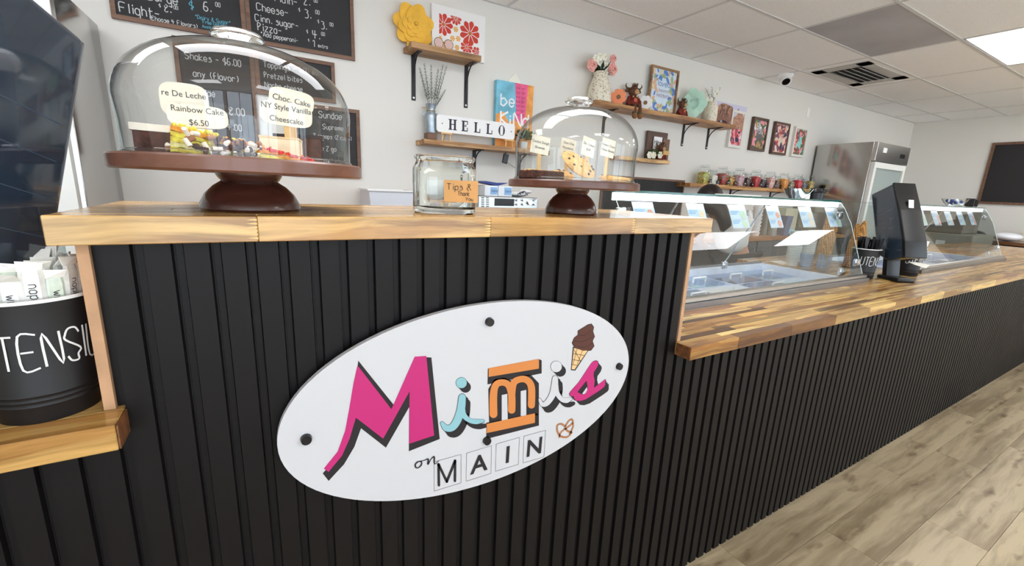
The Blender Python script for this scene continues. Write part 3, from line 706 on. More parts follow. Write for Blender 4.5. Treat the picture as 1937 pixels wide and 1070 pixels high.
# cheesecake with stick card
p = px(540, 268, .84)
t = thing('vanilla_cheesecake_slice', 'pale vanilla cheesecake slice standing on white paper', 'cake', (p.x, .84, zc1))
x0 = px(491, 270, .83).x; x1 = px(562, 270, .83).x
q = B(); q.prism([(x0, .83, zc1 + .0012), (x1 + .002, .83, zc1 + .0012), (x1 + .012, .885, zc1 + .0012), (x0 + .03, .89, zc1 + .0012)], (0, 0, .034)); q.build('filling', CREMEC, t)
q = B(); q.prism([(x0 - .001, .829, zc1 + .0355), (x1 + .003, .829, zc1 + .0355), (x1 + .013, .886, zc1 + .0355), (x0 + .029, .891, zc1 + .0355)], (0, 0, .003)); q.build('top_skin', mat('baked_skin', (232, 200, 150), .6), t)
q = B()
for i in range(26):
    b0 = random.choice((.3, .72)); xx = x0 + (x1 - x0) * (b0 + random.gauss(0, .09)); q.box((xx, .8297, zc1 + .004 + abs(random.gauss(.006, .006))), (.0022, .0006, .003), rot=(0, random.random() * 3, 0))
q.build('swirl', mat('cinnamon_fleck', (186, 128, 70), .7), t)
B().prism([(x0 - .01, .80, zc1), (x1 + .045, .815, zc1), (x1 + .06, .93, zc1), (x0 + .02, .92, zc1)], (0, 0, .0008)).build('baking_paper', PAPER, loc=(p.x, .84, zc1), label='white baking paper under the cheesecake', cat='paper')
# dark chocolate cake behind on the right
t = thing('chocolate_cake_slice', 'tall dark chocolate cake slice behind the cheesecake', 'cake', (.09, .935, zc1))
q = B(); q.prism(*wedge((.03, .955), -.1, .085, .7, .046, zc1 + .0010)); q.build('sponge', CHOC, t)
q = B(); q.prism(*wedge((.03, .955), -.1, .088, .74, .006, zc1 + .0475)); q.build('glaze', mat('dark_glaze', (38, 18, 30), .2), t)
# cards in left dome
a = px(345, 190, .90); card_on_stick(a.x + .003, .90, zc1 + .036, a.z, .064, .053, 'white name card reading De Leche Cake, leftmost in the wide dome', ['re De Leche', 'Cake'], .0125, True)
a = px(390, 222, .862); card_on_stick(a.x - .01, .862, zc1 + .045, a.z, .078, .034, 'white oval name card reading Rainbow Cake', ['Rainbow Cake', '$6.50'], .0125, True, tilt=-.0)
a = px(542, 216, .845); card_on_stick(a.x, .845, zc1 + .039, a.z, .078, .038, 'white oval name card reading NY Style Vanilla Cheescake', ['NY Style Vanilla', 'Cheescake'], .0125, True, tilt=.06)
a = px(552, 190, .885); card_on_stick(a.x, .885, zc1 + .002, a.z, .070, .036, 'white name card reading Choc. Cake, tucked behind the cheesecake card', ['Choc. Cake'], .0135, True, tilt=.12)
# right dome contents
def on2(u, v, y): return px(u, v, y)
BROWNIE = mat('brownie', (74, 44, 34), .85, var=.3, vscale=140, bump=.6, bscale=150); COOKIE = mat('cookie_dough', (222, 176, 112), .8, var=.12, vscale=70, bump=.5, bscale=120); CHIP = mat('chocolate_chip', (70, 38, 28), .4)
x0 = on2(1003, 335, .86).x; x1 = on2(1066, 335, .86).x
t = thing('brownie', 'dark brown brownie block with lighter dough edge at the left of the dome', 'brownie', ((x0 + x1) / 2, .88, zc2))
q = B().box2((x0, .855, zc2), (x1, .915, zc2 + .02), bev=.003); q.build('crumb', BROWNIE, t)
q = B()
for i in range(30): q.ball((x0 + (x1 - x0) * random.random(), .857 + .056 * random.random(), zc2 + .020), random.uniform(.003, .006), 7, (1, 1, .5))
q.build('dough_topping', COOKIE, t, smooth=2, kind='stuff')
def cookie(label, c, r, h, tilt, chips, name='cookie'):
    t = thing(name, label, 'cookie', c); M = Euler(tilt).to_matrix(); c = Vector(c)
    z0 = r * abs(math.sin(max(abs(tilt[0]), abs(tilt[1])))) + h * .5
    cc = c + Vector((0, 0, z0))
    B().lathe([(0, -h * .5), (r * .85, -h * .5), (r, -h * .15), (r * .95, h * .2), (r * .6, h * .5), (0, h * .62)], cc, 28, M).build('dough', COOKIE, t, smooth=60)
    for k in range(chips):
        a = random.random() * 6.28; rr = r * math.sqrt(random.random()) * .85
        B().ball(cc + M @ Vector((rr * math.cos(a), rr * math.sin(a), h * .5 - .3 * h * (rr / r) ** 2)), .0036, 7).build('chocolate_chip', CHIP, t, smooth=2)
    return t
a = on2(1108, 338, .83); cookie('large golden cookie leaning up in the middle of the dome', (a.x, .86, zc2 + .0016), .048, .014, (.72, 0, .25), 11)
a = on2(1078, 338, .90); cookie('round golden cookie behind the brownie', (a.x, .93, zc2 + .0016), .03, .013, (.3, 0, 0), 5)
t = thing('blondie_bar', 'flat golden blondie bar at the right of the dome', 'blondie', (a.x + .08, .88, zc2 + .0016))
B().box((on2(1172, 330, .87).x, .885, zc2 + .012), (.075, .045, .012), rot=(0, .06, -.1), bev=.003).build('crumb', COOKIE, t)
B().prism([(on2(1070, 340, .85).x, .80, zc2), (on2(1200, 340, .85).x, .83, zc2), (on2(1190, 340, .85).x, .93, zc2), (on2(1085, 340, .85).x, .95, zc2)], (0, 0, .0008)).build('baking_paper', PAPER, loc=(.7, .88, zc2), label='white baking paper under the cookies', cat='paper')
for u, v, yy, wd_, ht, lines, lab, zb, yw in ((1022, 274, .87, .048, .040, ['Cookie Dough', 'Brownie'], 'white square name card reading Cookie Dough Brownie, leftmost in the narrower dome', .021, -.1), (1074, 280, .95, .045, .046, ['Choc Chip', 'Macadamia', 'Cookie'], 'white name card reading Macadamia Cookie, behind the others', .012, -.1), (1113, 278, .86, .052, .044, ['Choc Croissant', '$2.09'], 'white tilted name card reading Croissant in the middle of the narrower dome', .05, .25), (1150, 280, .875, .050, .044, ['Pumpkin Cream', 'Cheese Blondie'], 'white square name card reading Pumpkin Cream Cheese Blondie', .02, .1)):
    a = on2(u, v, yy); card_on_stick(a.x, yy, zc2 + zb, a.z, wd_, ht, lab, lines, .0082, False, yaw=yw, tilt=.12)
# ------------------------------------------------------------ tips jar
xa = W(787, 400, 'y', .84).x; xb = W(908, 400, 'y', .84).x
xm = (xa + xb) / 2 + .012; ym = .90; hw = .066
t = thing('tips_jar', 'clear square glass tips jar with a tan handwritten label', 'jar', (xm, ym, ZT))
def sq_ring(r, n=40, e=.42):
    o = []
    for k in range(n):
        a = 2 * PI * k / n + .001; c, s = math.cos(a), math.sin(a)
        o.append(((abs(c) ** e) * math.copysign(r, c), (abs(s) ** e) * math.copysign(r, s)))
    return o
def sq_lathe(q, prof, c, e=.42, rz=0, n=40):
    rings = []
    for r, z in prof:
        rings.append([q.b.verts.new((c[0] + x * math.cos(rz) - y * math.sin(rz), c[1] + x * math.sin(rz) + y * math.cos(rz), z)) for x, y in sq_ring(r, n, e)])
    for A, C in zip(rings, rings[1:]):
        for k in range(n): q._f([A[k], A[(k + 1) % n], C[(k + 1) % n], C[k]])
    q._f(rings[0][::-1]); q._f(rings[-1]); return q
zj = CH + .058
RZJ = -.35
q = B(); outer = [(hw * .94, ZT + .0005), (hw, ZT + .006), (hw, zj - .026), (hw * .93, zj - .018), (hw * .9, zj - .012), (hw * .96, zj - .006), (hw * .96, zj - .002), (hw * .93, zj)]
inner = [(hw * .86, zj), (hw * .84, zj - .016), (hw * .93, zj - .03), (hw * .93, ZT + .016), (hw * .85, ZT + .012)]
sq_lathe(q, outer + inner, (xm, ym), .42, RZJ); q.build('glass', mat('jar_glass', (250, 253, 250), 0, trans=1, ior=1.45), t, smooth=50)
KRAFT = mat('kraft_card', (206, 156, 100), .8, var=.03)
ex, ey = math.cos(RZJ), math.sin(RZJ)
fo = Vector((xm + ex * .010, ym + ey * .010, 0)) + Vector((ey, -ex, 0)) * (hw + .0012)
def jf(x, y, e=0): return fo + Vector((ex, ey, 0)) * x + Vector((ey, -ex, 0)) * e + Vector((0, 0, y))
zl0, zl1 = CH - .0335, CH + .0100
q = B(); q.prism([jf(-.012, zl0 + .003), (jf(-.009, zl0)), jf(.057, zl0), jf(.057, zl1), jf(-.012, zl1)], Vector((ey, -ex, 0)) * .0006); lc_ = q.build('label_card', KRAFT, t)
q = B(); write(q, 'Tips &', lambda x, y: jf(-.006 + x, zl1 - .019 + y, .0014), .012, .0012); write(q, 'Thank', lambda x, y: jf(.016 + x, zl1 - .030 + y, .0014), .008, .001, nar=.8); write(q, 'You', lambda x, y: jf(.032 + x, zl1 - .040 + y, .0014), .007, .001)
q.build('handwriting', INK, lc_, norm=False)
# ------------------------------------------------------------ utensil tins
def tin(label, cx_, cy_, zb, h, r0, r1, text_dir, size):
    t = thing('utensil_tin', label, 'tin', (cx_, cy_, zb))
    prof = [(0, zb), (r0, zb), (r0 + .0005, zb + .002)]
    for k in range(1, 4):
        zz = zb + h * (.1 + .045 * k); rr = r0 + (r1 - r0) * (zz - zb) / h
        prof += [(rr, zz - .002), (rr + .0012, zz), (rr, zz + .002)]
    prof += [(r1, zb + h - .002), (r1 - .002, zb + h - .002), (r0 * .96, zb + .004), (0, zb + .004)]
    B().lathe(prof, (cx_, cy_, 0), 56).build('body', BLACKM, t, smooth=50)
    B().lathe([(r1 - .0022, zb + h - .003), (r1 + .0018, zb + h - .003), (r1 + .0024, zb + h), (r1 + .001, zb + h + .0016), (r1 - .0022, zb + h + .001), (r1 - .0022, zb + h - .003)], (cx_, cy_, 0), 56).build('rim', WHITE, t, smooth=50)
    st, tot = strokes('UTENSILS'); k = size / 6 * .5
    q = B(); bd_ = t.children[0]
    def f(x, y):
        s = x; z = zb + h * .47 + y; rr = r0 + (r1 - r0) * (z - zb) / h + .0009
        a = text_dir + (s - tot * k / 2) / rr
        return (cx_ + rr * math.cos(a), cy_ + rr * math.sin(a), z)
    random.seed(3); write(q, 'UTENSILS', f, size, size * .055, curve=True, wob=.03, nar=.5); q.build('lettering', mat('white_print', (232, 232, 232), .6), bd_, norm=False)
    return t
TH = .172
lt = (-.283, .825)
tin('black utensil tin on the left ledge filled with wrapped cutlery', *lt, ZG, TH, .053, .066, -.98, .047)
# wrapped cutlery packets
WRAP = mat('clear_wrapper', (226, 226, 222), .25, coat=.6, var=.06, vscale=90); WRAPG = mat('greenish_wrapper', (206, 218, 204), .25, coat=.6, var=.06, vscale=90)
random.seed(21)
def packet(x, y, z0, h, w_, yaw, lx, ly, mt, txt):
    t = thing('wrapped_utensil', 'clear wrapped white utensil packet standing in the left tin', 'utensil', (x, y, z0), group='wrapped utensils in the left tin')
    c, s = math.cos(yaw), math.sin(yaw); ux = Vector((c, s, 0)); un = Vector((s, -c, 0)); up = Vector((lx, ly, 1)).normalized()
    o = Vector((x, y, z0))
    q = B(); th = .0035
    rows_ = [(0, .5, 1), (h * .3, 1, 1), (h * .86, 1, 1), (h * .9, .9, .5)]
    P = []
    for zz, ws, ts in rows_:
        a = o + up * zz
        P.append([q.b.verts.new(a + ux * w_ / 2 * ws * i + un * th * ts * j) for i, j in ((-1, 0), (-.6, 1), (.6, 1), (1, 0), (.6, -1), (-.6, -1))])
    for A, C in zip(P, P[1:]):
        for k in range(6): q._f([A[k], A[(k + 1) % 6], C[(k + 1) % 6], C[k]])
    q._f(P[0][::-1]); q._f(P[-1]); q.build('wrapper', mt, t, smooth=30)
    q = B(); a = o + up * h * .9; cr_ = random.uniform(-.006, .012); q.prism([a - ux * w_ * .48 , a + ux * w_ * .48, a + ux * w_ * .56 + up * .010 + un * (cr_ + .004), a - ux * w_ * .5 + up * .013 + un * cr_], un * .0008); q.build('crimped_end', PAPER, t)
    if txt:
        q = B(); write(q, txt, lambda X, Y: o + up * (h * .82 - X) + ux * (-w_ * .15 + Y) + un * (th + .0008), w_ * .42, .0009); q.build('printed_mark', INK, t, norm=False)
k = 0
for ring, n in ((.052, 17), (.036, 11), (.018, 6)):
    for i in range(n):
        a = 2 * PI * i / n + ring * 20
        x = lt[0] + ring * .78 * math.cos(a); y = lt[1] + ring * .78 * math.sin(a)
        packet(x, y, ZG + .006, TH + random.uniform(.040, .058) + (.056 - ring) * .3, .023, a + PI / 2 + random.uniform(-.2, .2), .075 * math.cos(a), .075 * math.sin(a), WRAPG if i % 5 == 2 else WRAP, ('napkin fork' if i % 2 else 'wrapped') if ring > .05 and math.sin(a) < 0 else None)
# right-hand tins on the low worktop
tr1 = (2.985, 1.085); tr2 = (3.42, 1.02)
tin('black utensil tin with black forks in front of the napkin dispenser', *tr1, ZL, .17, .053, .066, -1.80, .047)
tin('black utensil tin with white forks behind the napkin dispenser', *tr2, ZL, .17, .053, .066, -1.80, .047)
def utensil(c, n, m, label, grp, hmin, hmax):
    for i in range(n):
        a = 2 * PI * i * .381966; r = .052 * math.sqrt((i + .5) / n)
        b0 = Vector((c[0] + r * .7 * math.cos(a), c[1] + r * .7 * math.sin(a), ZL + .008)); h = random.uniform(hmin, hmax)
        t_ = Vector((c[0] + r * 1.15 * math.cos(a) + random.uniform(-.008, .008), c[1] + r * 1.15 * math.sin(a) + random.uniform(-.008, .008), ZL + h))
        t = thing('plastic_fork', label, 'fork', b0, group=grp)
        d = (t_ - b0).normalized(); u_ = d.orthogonal().normalized()
        rz = random.random() * 6; u_ = Matrix.Rotation(rz, 3, d) @ u_; v_ = d.cross(u_)
        q = B()
        def rib(z0, z1, w0, w1, th=.0012):
            A = [b0 + d * z0 + u_ * s * w0 + v_ * e for s, e in ((-1, -th), (1, -th), (1, th), (-1, th))]; C = [b0 + d * z1 + u_ * s * w1 + v_ * e for s, e in ((-1, -th), (1, -th), (1, th), (-1, th))]
            A = [q.b.verts.new(x) for x in A]; C = [q.b.verts.new(x) for x in C]
            q._f(A[::-1]); q._f(C)
            for k in range(4): q._f([A[k], A[(k + 1) % 4], C[(k + 1) % 4], C[k]])
        L_ = (t_ - b0).length; rib(0, L_ * .6, .004, .003); rib(L_ * .6, L_ * .85, .003, .010); 
        rib(L_ * .85, L_, .010, .0115)
        q.build('body', m, t)
utensil(tr1, 26, BLACK, 'black plastic utensil standing in the front tin by the dispenser', 'black utensils in the front right tin', .20, .238)
utensil(tr2, 14, WHITE, 'white plastic utensil standing in the tin behind the dispenser', 'white utensils in the rear right tin', .20, .225)
# ------------------------------------------------------------ napkin dispensers
SMOKE = mat('smoke_blue_plastic', (40, 52, 66), .08, coat=.8, spec=.7); NAPK = mat('napkin', (250, 248, 240), .9)
NSTK = mat('stacked_napkins', (96, 116, 132), .35, coat=1)
def dispenser(label, x, y, z, yaw, s=1.0, dp=.15, wd_=.15, ht=.415, lean=.30, z0=.115):
    t = thing('napkin_dispenser', label, 'dispenser', (x, y, z), yaw)
    # local frame: front faces -y, leaning back
    q = B().box((0, 0, .011), (.10 * s, .14 * s, .022), bev=.008); q.build('foot', BLACK, t, local=True, smooth=40)
    q = B().box((0, .045 * s, .09 * s), (.08 * s, .03, .16 * s), rot=(-lean * .5, 0, 0), bev=.004); q.build('neck', BLACK, t, local=True, smooth=40)
    Rm = Matrix.Rotation(-lean, 4, 'X'); T0 = Matrix.Translation((0, .0, z0 * s)) @ Rm
    def body(prof, w0, name, m, bev=.012):
        bm = bmesh.new(); A = [bm.verts.new((-w0 / 2, yy, zz)) for yy, zz in prof]; C = [bm.verts.new((w0 / 2, yy, zz)) for yy, zz in prof]
        bm.faces.new(A); bm.faces.new(C[::-1])
        for i in range(len(A)): bm.faces.new([A[i], C[i], C[(i + 1) % len(A)], A[(i + 1) % len(A)]])
        bmesh.ops.recalc_face_normals(bm, faces=bm.faces[:])
        if bev: bmesh.ops.bevel(bm, geom=list(bm.edges), offset=bev, segments=3, affect='EDGES', profile=.6)
        qq = B(); qq.add(bm, T0); return qq.build(name, m, t, local=True, smooth=40)
    D_ = dp * s; H_ = ht * s; Wd = wd_ * s
    body([(-D_ * .62, 0), (-D_ * .66, H_ * .2), (-D_ * .60, H_ * .62), (-D_ * .50, H_), (D_ * .5, H_ * .97), (D_ * .5, H_ * .12), (D_ * .1, .0)], Wd, 'cover', SMOKE)
    # darker front shield
    body([(-D_ * .635, -.004), (-D_ * .69, H_ * .2), (-D_ * .63, H_ * .62), (-D_ * .51, H_ * 1.005), (-D_ * .42, H_ * 1.005), (-D_ * .52, H_ * .6), (-D_ * .56, H_ * .2), (-D_ * .5, -.004)], Wd * 1.012, 'front_shield', BLACK, .004)
    for zz in (.30, .42, .54, .66): 
        B().add(_boxbm((Wd * 1.004, D_ * .72, .0012 * s)), T0 @ Matrix.Translation((0, D_ * .0, H_ * zz))).build('napkin_line', mat('napkin_band', (62, 78, 94), .3), t, local=True)  # bands a lighter blue than the cover, for the napkin stack inside
    q = B(); q.add(_boxbm((.03 * s, .0012, .045 * s)), T0 @ Matrix.Translation((0, -D_ * .63 - .004, H_ * .70)) @ Matrix.Rotation(.12, 4, 'X') @ Matrix.Rotation(PI / 4 * 0, 4, 'Y')); q.build('logo_sticker', WHITE, t, local=True)
    M2 = Matrix.Translation((0, -D_ * .66, z0 * s - .002))
    q = B(); q.prism([(-.045 * s, -.03, 0), (0, -.055, -.014), (.045 * s, -.03, 0), (.02, .03, .004), (-.02, .03, .004)], (0, 0, .002)); q.b.transform(M2)
    q.build('napkin', NAPK, t, local=True)
    return t
def _boxbm(d):
    bm = bmesh.new(); bmesh.ops.create_cube(bm, size=1)
    for v in bm.verts: v.co = Vector((v.co.x * d[0], v.co.y * d[1], v.co.z * d[2]))
    return bm
dispenser('dark blue napkin dispenser between the two black tins on the low worktop', 3.10, .965, ZL, -.48, wd_=.125, lean=.36, ht=.425)
dispenser('large dark blue napkin dispenser on the left ledge behind the utensil tin', -.385, .825, ZG, -.48, s=1.08, dp=.13, wd_=.14, lean=.34, ht=.44)
# ------------------------------------------------------------ boards on the back wall
def framed(name, label, cat, u0, v0, u1, v1, m_in, m_fr=FRAMEW, fw=.022, dep=.02, x0=None, x1=None, z0=None, z1=None):
    yf = YB - dep
    if x0 is None:
        a = W(u0, v0, 'y', yf); c = W(u1, v1, 'y', yf); x0, x1, z0, z1 = a.x, c.x, c.z, a.z
    t = thing(name, label, cat, ((x0 + x1) / 2, YB, z0))
    B().box2((x0 + fw * .7, yf + .008, z0 + fw * .7), (x1 - fw * .7, YB - .001, z1 - fw * .7)).build('panel', m_in, t)
    q = B()
    for a, c in (((x0, z0), (x1, z0 + fw)), ((x0, z1 - fw), (x1, z1)), ((x0, z0 + fw), (x0 + fw, z1 - fw)), ((x1 - fw, z0 + fw), (x1, z1 - fw))): q.box2((a[0], yf, a[1]), (c[0], YB - .0005, c[1]))
    q.build('frame', m_fr, t)
    return t, (x0, x1, z0, z1, yf + .0075)
def chalk(t, rows_, m=CHALKW, name='chalk_writing', y=YB - .0125):
    """rows: (text, x, z, size)"""
    for s, x, z, sz in rows_:
        q = B(); write(q, s, lambda X, Y: (x + X, y, z + Y), sz, sz * .075 + .0012, wob=.1, nar=.8); q.build(name, m, t, norm=False)
zt_ = CH + 1.34
t, _ = framed('menu_board', 'black menu chalkboard with flight price and blue writing, upper left', 'chalkboard', 0, 0, 0, 0, SLATE, x0=-.608, x1=.004, z0=CH + .785, z1=zt_)
wx = lambda u, v: W(u, v, 'y', YB - .0125)
def crow(s, u0, v0, sz): p = wx(u0, v0); return (s, p.x, p.z, sz)
chalk(t, [crow('Large', 278, -2, .045), crow('6.', 386, 20, .045), crow('00', 408, 12, .022), crow('Flight-', 227, 22, .046), crow('$', 301, 13, .016), crow('8.', 312, 22, .036), crow('00', 329, 17, .018), crow('(Choose 4 Flavors)', 283, 37, .021)])
chalk(t, [crow('$', 359, 16, .04), crow('*Dairy & Sugar*', 370, 35, .020), crow('Free Options', 384, 44, .017), crow('Available!', 383, 52, .015)], CHALKB)
t, _ = framed('menu_board', 'black menu chalkboard listing cheese, cinnamon sugar and pizza prices, upper right', 'chalkboard', 0, 0, 0, 0, SLATE, x0=.008, x1=.622, z0=CH + .785, z1=zt_)
chalk(t, [crow('Plain-', 520, 2, .042), crow('2.', 575, 8, .045), crow('00', 594, 4, .02), crow('Cheese-', 486, 19, .040), crow('$', 565, 21, .018), crow('3.', 577, 33, .046), crow('00', 597, 26, .022), crow('Cinn. sugar-', 483, 39, .036), crow('$', 601, 43, .018), crow('3.', 608, 54, .042), crow('00', 624, 49, .020), crow('Pizza-', 488, 57, .040), crow('$', 580, 62, .018), crow('4.', 592, 72, .046), crow('00', 608, 67, .02), crow('*Add pepperoni-', 494, 68, .024), crow('$', 583, 78, .014), crow('1', 592, 88, .036), crow('extra', 602, 89, .020)])
t, _ = framed('menu_board', 'black menu chalkboard behind the left dome, under the flight board', 'chalkboard', 0, 0, 0, 0, SLATE, x0=-.36, x1=.03, z0=CH + .10, z1=CH + .75)
chalk(t, [('Shakes - $6.00', -.31, CH + .64, .035), ('any (flavor)', -.28, CH + .55, .035), ('Sundae', -.31, CH + .45, .035), ('8.00', -.12, CH + .36, .04), ('Floats - 4.00', -.31, CH + .27, .035), ('0.00', -.12, CH + .19, .035)])
t, _ = framed('menu_board', 'black menu chalkboard behind the left dome, under the pizza board', 'chalkboard', 0, 0, 0, 0, SLATE, x0=.034, x1=.49, z0=CH + .50, z1=CH + .75)
chalk(t, [('Toppings - 1.00 ea', .08, CH + .66, .032), ('Pretzel bites', .08, CH + .60, .03), ('Nacho cheese', .08, CH + .545, .03)])
t, _ = framed('menu_board', 'small black menu chalkboard beside the left dome at its right edge', 'chalkboard', 0, 0, 0, 0, SLATE, x0=.20, x1=.639, z0=CH + .02, z1=CH + .476, fw=.024)
chalk(t, [('Sundae', .38, CH + .40, .04), ('Supreme', .40, CH + .33, .03), ('2 scoops (2 cups)', .34, CH + .27, .026), ('Cookie 2 go', .30, CH + .19, .03), ('ask us', .32, CH + .10, .035)])
# small flavours chalkboard behind the right dome
t, e = framed('flavor_board', 'small black chalkboard of seasonal flavors behind the right dome', 'chalkboard', 1140, 330, 1286, 420, SLATE, FRAMEW, .02)
chalk(t, [('SEASONAL FLAVORS', e[0] + .06, e[3] - .10, .038), ('- VANILLA', e[0] + .22, e[3] - .20, .035), ('$5.00', e[0] + .30, e[2] + .10, .05)])
# chalkboard on the right wall
a = W(1878, 270, 'x', XR - .02); c = W(1850, 385, 'x', XR - .02)
t = thing('wall_chalkboard', 'large empty chalkboard in a brown frame on the far right wall', 'chalkboard', (XR, .9, c.z))
ya, yb_ = a.y, -.3; z0, z1 = c.z, a.z
B().box2((XR - .012, yb_, z0), (XR - .001, ya, z1)).build('panel', mat('slate_clean', (34, 32, 34), .6), t)
q = B()
for p0, p1 in (((ya - .035, z0), (ya, z1)), ((yb_, z0), (yb_ + .035, z1)), ((yb_ + .035, z0), (ya - .035, z0 + .035)), ((yb_ + .035, z1 - .035), (ya - .035, z1))): q.box2((XR - .025, p0[0], p0[1]), (XR, p1[0], p1[1]))
q.build('frame', FRAMEW, t)
# ------------------------------------------------------------ wall shelves
def shelf(name, label, x0, x1, zt, th, dep, m, brs, bh=.20, bd=.16, blocks=None):
    t = thing(name, label, 'shelf', ((x0 + x1) / 2, YB, zt))
    y0 = YB - dep
    n = 3
    for i in range(n):
        g = i * dep / n
        B().box2((x0 + (.012 * (i % 2)), y0 + g + .0006, zt - th), (x1, y0 + g + dep / n - .0006, zt), bev=.002).build('board', m, t)
    for bx in brs:
        q = B(); bracket(q, bx, YB, zt - th, bh, bd); bk_ = q.build('bracket', IRON, t, smooth=40)
        s_ = B(); s_.cyl((bx, YB - .006, zt - th - bh + .018), (bx, YB - .009, zt - th - bh + .018), .008, .007, 12); s_.build('screw_head', mat('screw_steel', (216, 216, 214), .3, .8), bk_)
    return t
DS = .19; ySF = YB - DS
def SW(u, v): return W(u, v, 'y', ySF)
a = SW(778, 77); c = SW(911, 102)
bx = [W(783, 100, 'y', YB).x, W(887, 120, 'y', YB).x]
shelf('wall_shelf', 'small brown wooden shelf near the ceiling holding the yellow flower', a.x, c.x, a.z + .0, .038, DS, SHELFW, [W(782, 165, 'y', YB).x, W(881, 182, 'y', YB).x], .30, .15)
z1s = a.z
a = SW(802, 262); c = SW(1040, 292)
shelf('wall_shelf', 'wooden shelf holding the hello sign', a.x, c.x, a.z, .034, DS, SHELFL, [W(897, 290, 'y', YB).x, W(981, 320, 'y', YB).x], .22, .15)
z2s = a.z
a = SW(1128, 190); c = SW(1393, 235)
zls = (a.z + c.z) / 2
shelf('wall_shelf', 'long wooden shelf holding vases, stuffed cow and felt flowers', a.x, c.x, zls, .04, DS, SHELFL, [W(1143, 215, 'y', YB).x, W(1290, 268, 'y', YB).x, W(1337, 270, 'y', YB).x], .22, .17)
a = SW(1180, 296); c = SW(1275, 306); zss = SW(1270, 303).z
shelf('wall_shelf', 'short wooden shelf with the small cow figurine behind the right dome', a.x, c.x, zss, .035, .14, SHELFL, [])
yss = YB - .07
a = SW(1306, 345); c = SW(1545, 362); zjs = (a.z + c.z) / 2
shelf('wall_shelf', 'long wooden shelf holding the row of candy jars', a.x, c.x + .05, zjs, .04, DS, SHELFL, [W(1340, 372, 'y', YB).x, W(1380, 372, 'y', YB).x, W(1455, 378, 'y', YB).x], .2, .15)
jx0, jx1 = a.x, c.x
# ------------------------------------------------------------ decor on shelf 1
def ys(u, v, y=YB - .1): return W(u, v, 'y', y)
YEL = mat('yellow_felt', (244, 190, 72), .8, var=.05)
p = ys(790, 44, YB - .13); 
t = thing('fabric_flower', 'big yellow layered fabric flower on the top shelf', 'flower', (p.x, p.y, z1s))
fc = Vector((p.x, YB - .05, z1s + .142)); 
def petal_bm(q, c, a, r0, r1, w_, y0, lift):
    """rounded cupped petal in the xz plane"""
    n = 8; d = Vector((math.cos(a), 0, math.sin(a))); s_ = Vector((-math.sin(a), 0, math.cos(a))); pts = []
    for i in range(n + 1):
        th = PI * i / n; pts.append((r0 + (r1 - r0) * math.sin(th) ** .8, -w_ * math.cos(th)))
    P = [c + d * r + s_ * w for r, w in pts]; cen = c + d * (r0 + (r1 - r0) * .45) + Vector((0, y0 - lift, 0))
    P = [x + Vector((0, y0 + lift * .3 * math.sin(i), 0)) for i, x in enumerate(P)]
    cv = q.b.verts.new(cen); vs = [q.b.verts.new(x) for x in P]; bk = [q.b.verts.new(x + Vector((0, .006, 0))) for x in P]
    for i in range(n): q._f([cv, vs[i], vs[i + 1]]); q._f([vs[i], bk[i], bk[i + 1], vs[i + 1]])
    q._f(bk[::-1])
for ring, (n, r1, w_, yo) in enumerate(((7, .150, .070, 0), (7, .118, .058, -.012), (6, .088, .046, -.022), (6, .060, .034, -.030), (5, .036, .022, -.037))):
    for i in range(n):
        q = B(); petal_bm(q, fc, 2 * PI * i / n + ring * .4 + .3, .0, r1, w_, yo - .001 * (i % 2), .010); q.build('petal', YEL, t, smooth=50)
B().ball(fc + Vector((0, -.043, 0)), .012, 10).build('centre', YEL, t, smooth=2)
B().box2((fc.x - .05, YB - .05, z1s), (fc.x + .05, YB - .042, z1s + .1)).build('backing', YEL, t)
# floral canvas
a = W(817, 5, 'y', YB - .03); c = W(917, 103, 'y', YB - .03)
x0, x1 = a.x, W(918, 60, 'y', YB - .03).x; z1 = a.z + .0; z0 = z1s
z1 = W(817, 5, 'y', YB - .03).z
t = thing('floral_canvas', 'white canvas print of orange and red flowers on the top shelf', 'picture', ((x0 + x1) / 2, YB - .03, z0))
B().box2((x0, YB - .03, z0), (x1, YB - .002, z1), bev=.002).build('canvas', WHITE, t)
FO = mat('orange_flower_print', (232, 172, 70), .7); FR = mat('red_flower_print', (206, 66, 52), .7); FC = mat('tan_print', (190, 110, 60), .7)
yy = YB - .0306; ax0, ax1, az0, az1 = x0 + .055, x1 - .05, z0 + .05, z1 - .05
_fc = [0]
def flat_flower(q, x, z, r, n, m_i, clip=None, y=yy, depth=0):
    _fc[0] += 1; y = y - _fc[0] * 5e-6
    q.mi = m_i
    for i in range(n):
        a = 2 * PI * i / n; P = []
        for k in range(7):
            b_ = a - PI / n * .9 + 2 * PI / n * .9 * k / 6; rr = r * (.78 + .22 * math.sin(PI * k / 6))
            P.append([x + rr * math.cos(b_), y, z + rr * math.sin(b_)])
        P.append([x + .1 * r * math.cos(a), y, z + .1 * r * math.sin(a)])
        if clip:
            for p_ in P: p_[0] = min(max(p_[0], clip[0]), clip[1]); p_[2] = min(max(p_[2], clip[2]), clip[3])
        q.quad(*P)
    q.mi = 2; q.quad(*[(x + r * .16 * math.cos(2 * PI * k / 8), y - .0003, z + r * .16 * math.sin(2 * PI * k / 8)) for k in range(8)])
q = B(); rr = random.Random(4); clip = (ax0, ax1, az0, az1); placed = []
reds = [(.10, .68, .075), (.76, .60, .085), (.40, .94, .045), (.68, .16, .05), (.93, .08, .035)]
Wd_, Hd_ = ax1 - ax0, az1 - az0
for fx, fz, r in reds: placed.append((ax0 + fx * Wd_, az0 + fz * Hd_, r, 1))
for _ in range(4000):
    r = rr.choice((.075, .055, .04, .028, .02)); x = rr.uniform(ax0, ax1); z = rr.uniform(az0, az1)
    if all(math.hypot(x - a, z - b_) > r + c_ + .002 for a, b_, c_, _m in placed): placed.append((x, z, r, 0))
